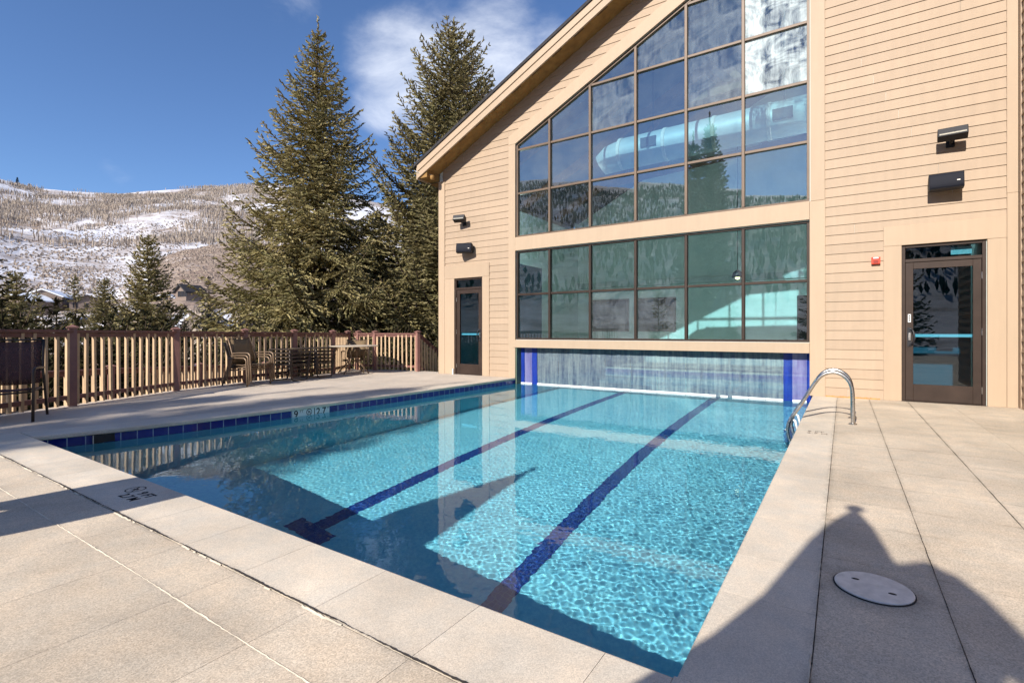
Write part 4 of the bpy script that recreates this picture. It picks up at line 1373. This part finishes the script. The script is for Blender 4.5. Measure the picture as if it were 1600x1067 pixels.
floodlight(1.335, 3.93, 1.0, 'flood light above the speaker over the right door', R(-4))
floodlight(-7.97, 3.84, .9, 'flood light above the speaker over the left door', R(14))
speaker(1.265, 3.29, R(-3), 'black wall speaker high above the right door')
speaker(-7.84, 3.14, R(22), 'black wall speaker high above the left door')
al = empty('fire_alarm', (.43, 9.905, 2.215)); tag(al, 'red fire alarm strobe on the clapboards beside the right door', 'fire alarm')
b = MB(); b.box(-.058, .058, -.045, .012, -.055, .055); b.build('body', M['red'], al, bevel=.006)
b = MB(); b.box(-.035, .035, -.060, -.046, .026, .050); b.build('strobe', M['white'], al, bevel=.006)
b = MB()
for i in range(4): b.box(-.035, .035, -.0485, -.0452, -.042+i*.012, -.037+i*.012)
b.build('sounder_slot', M['black'], al)
# small lamp under the rake end and its wire
ll = empty('eave_lamp', (-8.78, 9.60, 5.03)); tag(ll, 'small round lamp tucked under the roof corner', 'lamp')
b = MB(); b.lathe([(.05, .04), (.055, 0), (.045, -.06), (.02, -.075)], 14); b.build('housing', M['soffit'], ll, smooth=True)
b = MB(); b.tube([(-.4, -.24, .18), (-.3, -.2, .12), (-.15, -.1, .09), (0, 0, .06)], .006, 6); b.build('cable', M['lid'], ll)

# inside: duct, trusses, deck chairs seen through the glass
du = empty('air_duct'); tag(du, 'large round air duct hanging inside behind the upper windows', 'duct')
b = MB(); b.tube([(-4.72, 10.95, 4.96), (-4.5, 10.95, 5.06), (-4.1, 10.95, 5.12), (-1.4, 10.95, 5.17), (1.9, 10.95, 5.22)], [.24, .31, .34, .34, .34], 28); b.build('pipe', M['duct'], du, smooth=True)
for x in (-4.2, -3.2, -2.2, -1.2, -.2, .8):
    b = MB(); b.lathe([(.34, -.04), (.352, -.03), (.352, .03), (.34, .04)], 28); b.xf(Matrix.Translation((x, 10.95, 5.125+.018*(x+4.1))) @ Matrix.Rotation(R(90), 4, 'Y')); b.build('band', M['lid'], du, smooth=False)
for x in (-3.5, -.95):
    b = MB(); b.box(x-.17, x+.17, 10.59, 10.65, 5.06, 5.26); b.build('register', M['black'], du)
    b = MB(); b.bar((x, 10.95, 5.4), (x, 10.95, zroof(x)), .02); b.build('hanger', M['black'], du)
for i, (x, y, z, lab) in enumerate([(-2.05, 12.6, 2.35, 'lit pendant lamp hanging behind the lower window bank'), (-7.6, 11.6, 4.2, 'unseen lamp added over the left door to brighten the hall'), (.95, 11.4, 4.4, 'unseen lamp added over the right door to brighten the hall')]):
    p_ = empty('pendant_lamp', (x, y, z)); tag(p_, lab, 'lamp', 'pendant lamps inside the hall')
    b = MB(); b.lathe([(.03, .16), (.10, .10), (.13, .0), (.12, -.01)], 20); b.build('shade', M['black'], p_, smooth=True)
    b = MB(); b.lathe([(.02, .06), (.05, .03), (.055, -.01), (.03, -.05), (.005, -.06)], 16)
    me_, nte, oute = mat('lit_bulb'); em = N(nte, 'ShaderNodeEmission', Strength=5.0); em.inputs[0].default_value = (1, .72, .38, 1); nte.links.new(em.outputs[0], oute.inputs[0]); b.build('bulb', me_, p_, smooth=True)
    b = MB(); b.tube([(0, 0, .15), (0, 0, zroof(x)-z-.02)], .008, 6); b.build('cord', M['black'], p_)
    if i == 0: continue  # only the two added, unseen lamps carry a light to brighten the hall
    ld_ = bpy.data.lights.new('hall_fill_light', 'POINT'); ld_.energy = 100; ld_.color = (1, .93, .82); ld_.shadow_soft_size = .07
    lo = bpy.data.objects.new('hall_fill_light', ld_); sc.collection.objects.link(lo); lo.parent = p_; lo.location = (0, 0, -.14)
for i, y in enumerate((11.6, 13.8, 16.0)):
    t = empty('roof_truss'); t.location = (0, y, 0)
    tag(t, ('roof truss nearest the upper windows', 'middle roof truss inside the hall', 'farthest roof truss inside the hall')[i], 'truss', 'roof trusses inside the hall')
    b = MB(); b.bar((-8.6, 0, zroof(-8.6)-.12), (RX, 0, zroof(RX)-.14), .12, .24); b.bar((RX, 0, zroof(RX)-.14), (XR-.02, 0, zroof(XR)-.14), .12, .24); b.build('rafter', M['wood'], t)
    b = MB(); b.bar((-6.6, 0, 6.05), (1.9, 0, 6.6), .10, .2); b.bar((-5.0, 0, 6.15), (-3.4, 0, 7.8), .09, .14); b.bar((-1.8, 0, 6.4), (-3.0, 0, 7.9), .09, .14); b.build('tie', M['wood'], t)
# ------------------------------------------------------------------ right wing
wg = empty('building_wing'); tag(wg, 'clapboard side wing at the right frame edge meeting the door wall', 'building')
b = MB(); b.box(2.098, 7, 5.4, 18, 0, 9.2); b.build('wall', M['trim'], wg)
b = MB(); k = 0
while k*P_ < 9.0:
    z0, z1 = k*P_, (k+1)*P_
    b.add([(2.078, 9.86, z0), (2.078, 5.45, z0), (2.093, 5.45, z1+.003), (2.093, 9.86, z1+.003), (2.099, 9.86, z0), (2.099, 5.45, z0)], [(0, 1, 2, 3), (4, 5, 1, 0)]); k += 1
b.build('siding', M['siding'], wg)
b = MB(); b.box(2.0725, 2.0965, 9.80, 9.888, 0, 9.1); b.build('trim', M['trim'], wg)

# ------------------------------------------------------------------ railings


def zrail(y): return float(np.interp(y, [2, 10], [1.115, 1.045]))


def railing(name, pts, post_at, label, ztop, zbase=lambda x, y: 0.0, gap=.128, ph=.075, start=0.0, zoff=None, postw=.10, feet=True, bh=.10):
    r = empty(name); tag(r, label, 'railing')
    tp, bt, bal = MB(), MB(), []
    P = [Vector((p[0], p[1], 0)) for p in pts]
    for a, b_ in zip(P[:-1], P[1:]):
        za, zb = ztop(a.x, a.y), ztop(b_.x, b_.y); ga, gb = zbase(a.x, a.y), zbase(b_.x, b_.y)
        tp.bar((a.x, a.y, za-.022), (b_.x, b_.y, zb-.022), .09, .04)
        tp.bar((a.x, a.y, za-.075), (b_.x, b_.y, zb-.075), .036, .062)
        bt.bar((a.x, a.y, ga+bh+.03), (b_.x, b_.y, gb+bh+.03), .036, .062)
        L = (b_-a).length; n_ = max(1, int(L/gap)); d = (b_-a).normalized(); nv = Vector((-d.y, d.x, 0))
        for i in range(n_):
            t = (i+.5)/n_; c = a.lerp(b_, t); z0 = ga*(1-t)+gb*t; z1 = za*(1-t)+zb*t
            bal.append((c, z0+.015, z1-.05, math.atan2(d.y, d.x)))
    tp.build('top_rail', M['rail'], r, bevel=.004, seg=1); bt.build('bottom_rail', M['rail'], r)
    mb = MB(); mb.box(-.019, .019, -.019, .019, 0, 1); me = mb.build('baluster', M['baluster'], r); proto = me
    for i, (c, z0, z1, an) in enumerate(bal):
        o = proto if i == 0 else proto.copy()
        if i: sc.collection.objects.link(o); o.parent = r
        o.location = (c.x, c.y, z0); o.scale = (1, 1, z1-z0); o.rotation_euler = (rng.normal(0, .005), rng.normal(0, .005), an + rng.normal(0, .03))
    for (x, y) in post_at:
        zt, zb = ztop(x, y), zbase(x, y); w = postw/2
        pm = MB(); pm.box(-w, w, -w, w, -.25, zt-zb+.025); p_ = pm.build('post', M['post'], r, bevel=.004, seg=1)
        cm = MB(); cm.box(-w-.02, w+.02, -w-.02, w+.02, zt-zb+.026, zt-zb+.045)
        cm.add([(-w-.012, -w-.012, zt-zb+.045), (w+.012, -w-.012, zt-zb+.045), (w+.012, w+.012, zt-zb+.045), (-w-.012, w+.012, zt-zb+.045), (0, 0, zt-zb+.075)], [(0, 1, 4), (1, 2, 4), (2, 3, 4), (3, 0, 4)])
        c_ = cm.build('cap', M['post'], p_)
        p_.location = (x, y, zb); p_.rotation_euler = (0, 0, R(-12))
    return r


wpts = [(fencex(y), y) for y in (-0.3, 1.2, 1.78, 2.59, 4.29, 5.82, 7.07, 8.26, 9.35)]
railing('deck_railing', wpts, [(fencex(y), y) for y in (.9, 2.59, 4.29, 5.82, 7.07, 8.26, 9.35)], 'long brown railing with tan balusters along the far side of the pool deck', lambda x, y: zrail(y))
railing('deck_railing', [(-11.72, 9.50), (-11.0, 9.68), (-9.72, 10.05)], [(-11.55, 9.55), (-11.0, 9.68), (-9.72, 10.05)], 'short sunlit railing run between the deck corner and the stairs', lambda x, y: zrail(y), gap=.13)
railing('stair_railing', [(-9.70, 10.12), (-9.78, 11.5)], [(-9.78, 11.5)], 'shaded sloping stair railing beside the building corner', lambda x, y: 1.02 - (y-10.12)*.62, lambda x, y: -(y-10.12)*.62, gap=.12)
# lower ramp railing outside the deck
lz = lambda x, y: float(np.interp(y, [1, 3.6, 5.3, 9], [.50, .43, .36, .20]))
railing('ramp_railing', [(-10.05, .8), (-10.95, 3.6), (-11.6, 5.9), (-12.2, 8.2)], [(-10.35, 1.7), (-10.93, 3.55), (-11.42, 5.25), (-11.9, 7.0)], 'lower brown ramp railing seen through the deck balusters', lz, lambda x, y: lz(x, y)-1.02, gap=.135)
rp = MB(); rp.prism([(-9.95, .5), (-10.90, 3.5), (-11.55, 5.9), (-12.15, 8.3), (-11.2, 8.3), (-10.85, 5.9), (-10.35, 4.2), (-9.5, 2.4), (-8.8, .5)], 'z', -.95, -.75)
struct(rp.build('ramp_path', M['deck_far']))
# steps down beside the building
stp = MB()
for i in range(6): stp.box(-9.72, -8.86, 10.27+i*.3, 10.60+i*.3, -.30-.17*i, -.10-.17*i)
tag(stp.build('deck_stairs', M['deck_far']), 'concrete steps going down beside the building corner', 'stairs')

# ------------------------------------------------------------------ furniture


def patio_chair(name='patio_chair', sling='sling', frame='chairframe', w=.58):
    r = empty(name)
    hw = w/2
    for s in (-1, 1):
        y = s*hw
        b = MB()
        pts = [(.30, y, 0), (.285, y, .30), (.272, y, .50)] + [(.272-.085+.085*math.cos(t), y, .555+.085*math.sin(t)) for t in np.linspace(.2, math.pi/2, 6)] + [(.0, y, .638), (-.18, y, .625)]
        b.tube(pts, .0155, 8); b.build('arm_frame', M[frame], r, smooth=True)
        b = MB(); b.tube([(-.36, y, 0), (-.30, y, .18), (-.235, y, .36), (-.20, y, .48), (-.195, y*.97, .60), (-.27, y*.93, .80), (-.345, y*.9, .98)], .0145, 8)
        b.build('back_upright', M[frame], r, smooth=True)
    for nm_, pp_ in (('front_bar', [(.27, -hw, .36), (.28, 0, .345), (.27, hw, .36)]), ('rear_bar', [(-.24, -hw, .34), (-.24, hw, .34)]), ('top_bar', [(-.345, -hw*.9, .975), (-.345, hw*.9, .975)]),
                     ('seat_rail', [(.27, -hw+.03, .40), (.05, -hw+.03, .36), (-.21, -hw+.03, .37)]), ('seat_rail', [(.27, hw-.03, .40), (.05, hw-.03, .36), (-.21, hw-.03, .37)])):
        b = MB(); b.tube(pp_, .012, 7); b.build(nm_, M[frame], r, smooth=True)

    def sheet(prof, w0, w1, nm, th=.004):
        m_ = MB(); n_ = len(prof); vs = []
        for i, (px, pz) in enumerate(prof):
            ww = w0 + (w1-w0)*i/(n_-1)
            for k in range(5):
                q = k/4*2-1; vs.append((px, q*ww/2, pz - .02*(1-q*q)))
        fs = [(i*5+k, i*5+k+1, (i+1)*5+k+1, (i+1)*5+k) for i in range(n_-1) for k in range(4)]
        m_.add(vs, fs); o = m_.build(nm, M[sling], r, smooth=True)
        md = o.modifiers.new('thick', 'SOLIDIFY'); md.thickness = th
    sheet([(.285, .395), (.24, .408), (.10, .375), (-.08, .365), (-.20, .38)], w-.06, w-.06, 'seat')
    sheet([(-.205, .43), (-.20, .52), (-.215, .63), (-.27, .80), (-.338, .965)], w-.07, w*.9-.03, 'backrest')
    return r


ch = patio_chair()
dv = Vector((.97, .24, 0)).normalized(); az_ch = math.atan2(dv.y, dv.x)
base = Vector((-10.13, 5.58, 0))
labs = ['bottom chair of the nested brown chair stack against the railing', 'middle chair of the nested brown chair stack', 'top chair of the nested brown chair stack']
for i in range(3):
    o = ch if i == 0 else copy_tree(ch)
    o.location = base + dv*(.05*i) + Vector((0, 0, .05*i)); o.rotation_euler.z = az_ch; o.scale = (1, 1, .88)
    tag(o, labs[i], 'chair', 'nested patio chairs')
o = copy_tree(ch); o.location = (-11.02, 8.98, 0); o.rotation_euler.z = R(-50); tag(o, 'single brown sling chair pushed behind the round table', 'chair', None)
if 'group' in o: del o['group']
c2 = patio_chair('patio_chair', 'sling2', 'darkframe', .60)
c2.location = (-8.52, 1.72, 0); c2.rotation_euler.z = R(-25); tag(c2, 'dark shaded sling chair cut by the left frame edge', 'chair')


def footstool():
    r = empty('sling_footstool'); L, W = .66, .56
    b = MB(); b.tube([(-L/2, -W/2, .37), (L/2, -W/2, .37), (L/2, W/2, .37), (-L/2, W/2, .37)], .014, 8, closed=True); b.build('frame', M['darkframe'], r, smooth=False)
    for s in (-1, 1):
        b = MB(); y = s*W/2*.98
        b.tube([(-L/2+.02, y, .36), (-L/2+.075, y, .16), (-L/2+.11, y, .03), (-L/2+.15, y, .012), (L/2-.15, y, .012), (L/2-.11, y, .03), (L/2-.075, y, .16), (L/2-.02, y, .36)], .013, 8); b.build('leg', M['darkframe'], r, smooth=True)
    m_ = MB(); vs = []
    for i in range(5):
        for k in range(4):
            q = i/4*2-1; vs.append((q*(L/2-.01), (k/3*2-1)*(W/2-.02), .378-.03*(1-q*q)))
    m_.add(vs, [(i*4+k, i*4+k+1, (i+1)*4+k+1, (i+1)*4+k) for i in range(4) for k in range(3)])
    o_ = m_.build('seat', M['sling'], r, smooth=True); md = o_.modifiers.new('thick', 'SOLIDIFY'); md.thickness = .006
    return r


fs0 = footstool(); first = True
for si, (x, y, nm) in enumerate([(-10.30, 6.62, 'left'), (-10.50, 7.42, 'right')]):
    for i in range(5):
        o = fs0 if first else copy_tree(fs0); first = False
        o.location = (x + .004*i, y + .004*((i*7) % 3), .082*i); o.rotation_euler.z = R(103 if si == 0 else 101)
        tag(o, ('bottom', 'second lowest', 'middle', 'second highest', 'topmost')[i] + ' footstool of the ' + nm + ' footstool stack by the railing', 'footstool', 'stacked sling footstools')
tb_ = empty('patio_table', (-10.62, 8.62, 0)); tag(tb_, 'round pale topped patio table in the far deck corner', 'table')
b = MB(); b.lathe([(.60, .700), (.625, .705), (.63, .72), (.615, .73), (.30, .732)], 40); b.build('table_top', M['tabletop'], tb_, smooth=False)
for k in range(4):
    a = R(20+90*k); b = MB(); c_, s_ = math.cos(a), math.sin(a)
    b.tube([(.13*c_, .13*s_, .70), (.10*c_, .10*s_, .42), (.16*c_, .16*s_, .30), (.44*c_, .44*s_, .015)], .016, 8); b.build('leg', M['chairframe'], tb_, smooth=True)
b = MB(); b.lathe([(.11, .40), (.12, .405), (.12, .415), (.11, .42)], 20); b.build('ring', M['chairframe'], tb_)

# pool ladder
ld = empty('pool_ladder'); tag(ld, 'stainless steel pool ladder with two arched grab rails', 'ladder')


def smoothpath(pts, n=8):
    P = [Vector(p) for p in pts]; out = []
    for i in range(len(P)-1):
        p0, p1, p2, p3 = P[max(i-1, 0)], P[i], P[i+1], P[min(i+2, len(P)-1)]
        for k in range(n):
            t = k/n
            out.append(.5*((2*p1) + (-p0+p2)*t + (2*p0-5*p1+4*p2-p3)*t*t + (-p0+3*p1-3*p2+p3)*t**3))
    out.append(P[-1]); return out


for y, yb2 in ((7.09, 7.09), (7.60, 7.60)):
    b = MB()
    pth = smoothpath([(.09, y, 0), (.092, y, .22), (.08, y, .43), (.02, y, .545), (-.09, y, .60), (-.205, y, .565), (-.29, y, .46), (-.42, y, .22), (-.53, y, .03), (-.575, y, -.10), (-.585, y, -.35), (-.585, y, -1.1)])
    b.tube(pth, .0215, 12); b.build('grab_rail', M['steel'], ld, smooth=True)
    b = MB(); b.lathe([(.045, 0), (.045, .008), (.03, .016), (.022, .018)], 18, (.09, y, 0)); b.build('escutcheon', M['steel'], ld)
for z in (-.30, -.58, -.86):
    b = MB(); b.box(-.62, -.53, 7.11, 7.58, z-.012, z+.012); b.build('tread', M['white'], ld, bevel=.006)
for y in (7.115, 7.575):
    b = MB(); b.tube([(-.56, y, .02), (-.50, y, -.02), (-.47, y, -.16)], .014, 8); b.tube([(-.585, y, -.12), (-.62, y, -.17), (-.60, y, -.30)], .012, 8); b.build('bumper', M['white'], ld, smooth=True)

# skimmer lid in the deck
lc = empty('deck_hatch', (.105, 2.605, 0)); tag(lc, 'round pale cover plate set in the right deck inside the umbrella shadow', 'hatch')
b = MB(); b.lathe([(.1435, .0005), (.1435, .0042), (.139, .0043)], 48); b.build('collar', M['joint'], lc)
b = MB(); b.lathe([(.138, .003), (.1385, .0075), (.134, .0095), (.05, .0105)], 48); b.build('cover', M['lid'], lc, smooth=False)
for sx in (-1, 1):
    b = MB(); b.lathe([(.0115, .0106), (.011, .0109)], 14, (sx*.062, sx*-.035, 0), 1.3, .8); b.build('finger_hole', M['joint'], lc)
b = MB(); b.lathe([(.022, .0107), (.024, .0112), (.020, .0114)], 20, (0, 0, 0)); b.build('boss', M['lid'], lc)
# skimmer mouth in the waterline
sk = empty('skimmer_opening', (leftx(2.24)-.029, 2.24, -.10)); tag(sk, 'dark skimmer slot in the blue waterline tiles near the pool corner', 'skimmer')
b = MB(); b.box(-.12, .004, -.175, .175, -.045, .048); b.build('throat', M['black'], sk)
for s in (-1, 1):
    b = MB(); b.box(-.0, .007, s*.175, s*.182, -.05, .05); b.build('frame', M['lid'], sk)

# ------------------------------------------------------------------ depth markings


def text(s_, size, loc, rot, m, parent, name='lettering', ext=.0006, bold=0.0):
    c = bpy.data.curves.new(name, 'FONT'); c.body = s_; c.size = size; c.extrude = ext; c.offset = bold; c.align_x = 'LEFT'; c.materials.append(m)
    to = bpy.data.objects.new(name, c); sc.collection.objects.link(to); bpy.context.view_layer.update()
    me_ = bpy.data.meshes.new_from_object(to.evaluated_get(bpy.context.evaluated_depsgraph_get())); bpy.data.objects.remove(to)
    me_.materials.clear(); me_.materials.append(m)
    o = bpy.data.objects.new(name, me_); sc.collection.objects.link(o); o.location = loc; o.rotation_euler = rot; o.parent = parent
    return o


def no_diving(mb, r_, z=0.0, n_=36, t=.14):
    """ring with a slash and a small diver stroke, in the x-y plane"""
    for i in range(n_):
        a, b_ = 2*math.pi*i/n_, 2*math.pi*(i+1)/n_; q = r_*(1-t)
        mb.add([(r_*math.cos(a), r_*math.sin(a), z), (r_*math.cos(b_), r_*math.sin(b_), z), (q*math.cos(b_), q*math.sin(b_), z), (q*math.cos(a), q*math.sin(a), z)], [(0, 1, 2, 3)])

    def st(x0, y0, x1, y1, w):
        d = Vector((x1-x0, y1-y0)).normalized(); n2 = Vector((-d.y, d.x))*w/2*r_
        mb.add([(x0*r_-n2.x, y0*r_-n2.y, z+.0002), (x1*r_-n2.x, y1*r_-n2.y, z+.0002), (x1*r_+n2.x, y1*r_+n2.y, z+.0002), (x0*r_+n2.x, y0*r_+n2.y, z+.0002)], [(0, 1, 2, 3)])
    st(-.62, .62, .62, -.62, .16); st(-.35, -.05, .28, .22, .2); st(-.05, .05, -.30, -.38, .15); st(.28, .2, .42, -.1, .14)


mk = empty('depth_marker'); tag(mk, 'black no diving ring with 9 FT 2.7 M painted on the near coping', 'marking', 'depth markings')
mk.location = (-3.985, 1.395, .0012)
b = MB(); no_diving(b, .062); o = b.build('symbol', M['joint'], mk); o.location = (-.07, .06, .0); 
o = text('9 FT', .088, (.045, .022, .0004), (0, 0, 0), M['joint'], mk, bold=.0012); o.rotation_euler = (0, 0, R(0))
o = text('2.7 M', .088, (-.01, -.062, .0004), (0, 0, 0), M['joint'], mk, bold=.0012)
m2 = empty('depth_marker', (-.33, 6.22, .0012)); tag(m2, 'small worn depth numbers on the right coping before the ladder', 'marking', 'depth markings')
M['worn'] = paint('worn_marking_paint', (.20, .16, .13), .9, .5, 60)
text('9 FT', .085, (0, .10, .0004), (0, 0, 0), M['worn'], m2); text('2.7 M', .085, (0, 0, .0004), (0, 0, 0), M['worn'], m2)
m3 = empty('depth_sign', (leftx(4.57)-.0272, 4.575, 0)); tag(m3, 'white tile sign 9 FT 2.7 in the blue waterline', 'sign', 'depth markings')
m3.rotation_euler = (R(90), 0, R(90) + .068*0 + math.atan2(leftx(4.28)-leftx(4.87), .59))
b = MB(); b.box(-.298, .298, -.20, -.046, -.002, .004); b.build('tile', M['white'], m3)
b = MB(); b.box(.045, .056, -.17, -.05, .0041, .0048); b.build('divider', M['joint'], m3)
b = MB(); no_diving(b, .046, .0047, t=.2); o = b.build('symbol', M['joint'], m3); o.location = (-.035, -.098, 0)
text('9', .135, (-.275, -.152, .0045), (0, 0, 0), M['joint'], m3, bold=.002); text('FT', .055, (-.185, -.095, .0045), (0, 0, 0), M['worn'], m3)
text('2.7', .135, (.078, -.152, .0045), (0, 0, 0), M['joint'], m3, bold=.002); text('M', .04, (.262, -.085, .0045), (0, 0, 0), M['worn'], m3)

# ------------------------------------------------------------------ umbrellas behind the camera (their shadows reach into the picture)


def umbrella(x, y, ztip, prof, label, folds=9, seed=1, flap=None, scal=0.0, slits=()):
    r = empty('patio_umbrella', (x, y, 0)); tag(r, label, 'umbrella', 'patio umbrellas behind the near coping')
    b = MB(); b.tube([(0, 0, .06), (0, 0, ztip-.08)], .021, 12); b.build('pole', M['black'], r, smooth=True)
    b = MB(); b.lathe([(.26, 0), (.26, .04), (.10, .07), (.04, .09), (.035, .30)], 28); b.build('base', M['black'], r)
    b = MB(); b.lathe([(.012, ztip-.10), (.013, ztip-.065), (.045, ztip-.055), (.05, ztip-.035), (.035, ztip-.015), (.01, ztip)], 16); b.build('finial', M['black'], r, smooth=True)
    g = random.Random(seed); m_ = MB(); n_ = 72; vs = []
    for k_, (rad, z) in enumerate(prof):
        for i in range(n_):
            a = 2*math.pi*i/n_; q = k_/(len(prof)-1)
            rr_ = rad*(1 + .16*q*math.sin(folds*a + seed) + .05*q*math.sin(17*a+seed*2))
            if flap: rr_ *= 1 + flap*q*max(0, math.cos(a))**2
            vs.append((rr_*math.cos(a), rr_*math.sin(a), z - (.05+scal*q*q)*q*math.sin(folds*a+seed+1)))
    m_.add(vs, [(k_*n_+i, k_*n_+(i+1) % n_, (k_+1)*n_+(i+1) % n_, (k_+1)*n_+i) for k_ in range(len(prof)-1) for i in range(n_) if not (k_ >= 3 and i % 72 in slits)])
    o_ = m_.build('canopy', M['canvas'], r, smooth=True); md = o_.modifiers.new('thick', 'SOLIDIFY'); md.thickness = .004
    return r


umbrella(-.19, -1.25, 3.12, [(.02, 3.04), (.10, 2.86), (.17, 2.62), (.205, 2.42), (.25, 2.15), (.33, 1.88), (.40, 1.70), (.50, 1.45), (.56, 1.25)], 'half folded dark umbrella nearest the skimmer lid', seed=2)
umbrella(.05, -2.35, 3.34, [(.04, 3.28), (.12, 3.24), (.19, 3.12), (.26, 2.92), (.34, 2.75), (.46, 2.6), (.62, 2.42), (.74, 2.1), (.80, 1.8)], 'folded umbrella with a blunt top behind the half folded one', seed=5, slits=(2, 3, 14, 15, 16, 25, 32, 33, 34, 45, 46, 52, 60, 61, 62))
u3 = umbrella(-4.46, -1.25, 3.20, [(.02, 3.08), (.10, 2.86), (.19, 2.5), (.27, 2.2), (.33, 1.95), (.37, 1.72), (.36, 1.5), (.33, 1.3), (.30, 1.1)], 'closed umbrella farthest left behind the near coping', seed=8, folds=5, scal=.30)
u3.rotation_euler.y = R(10)
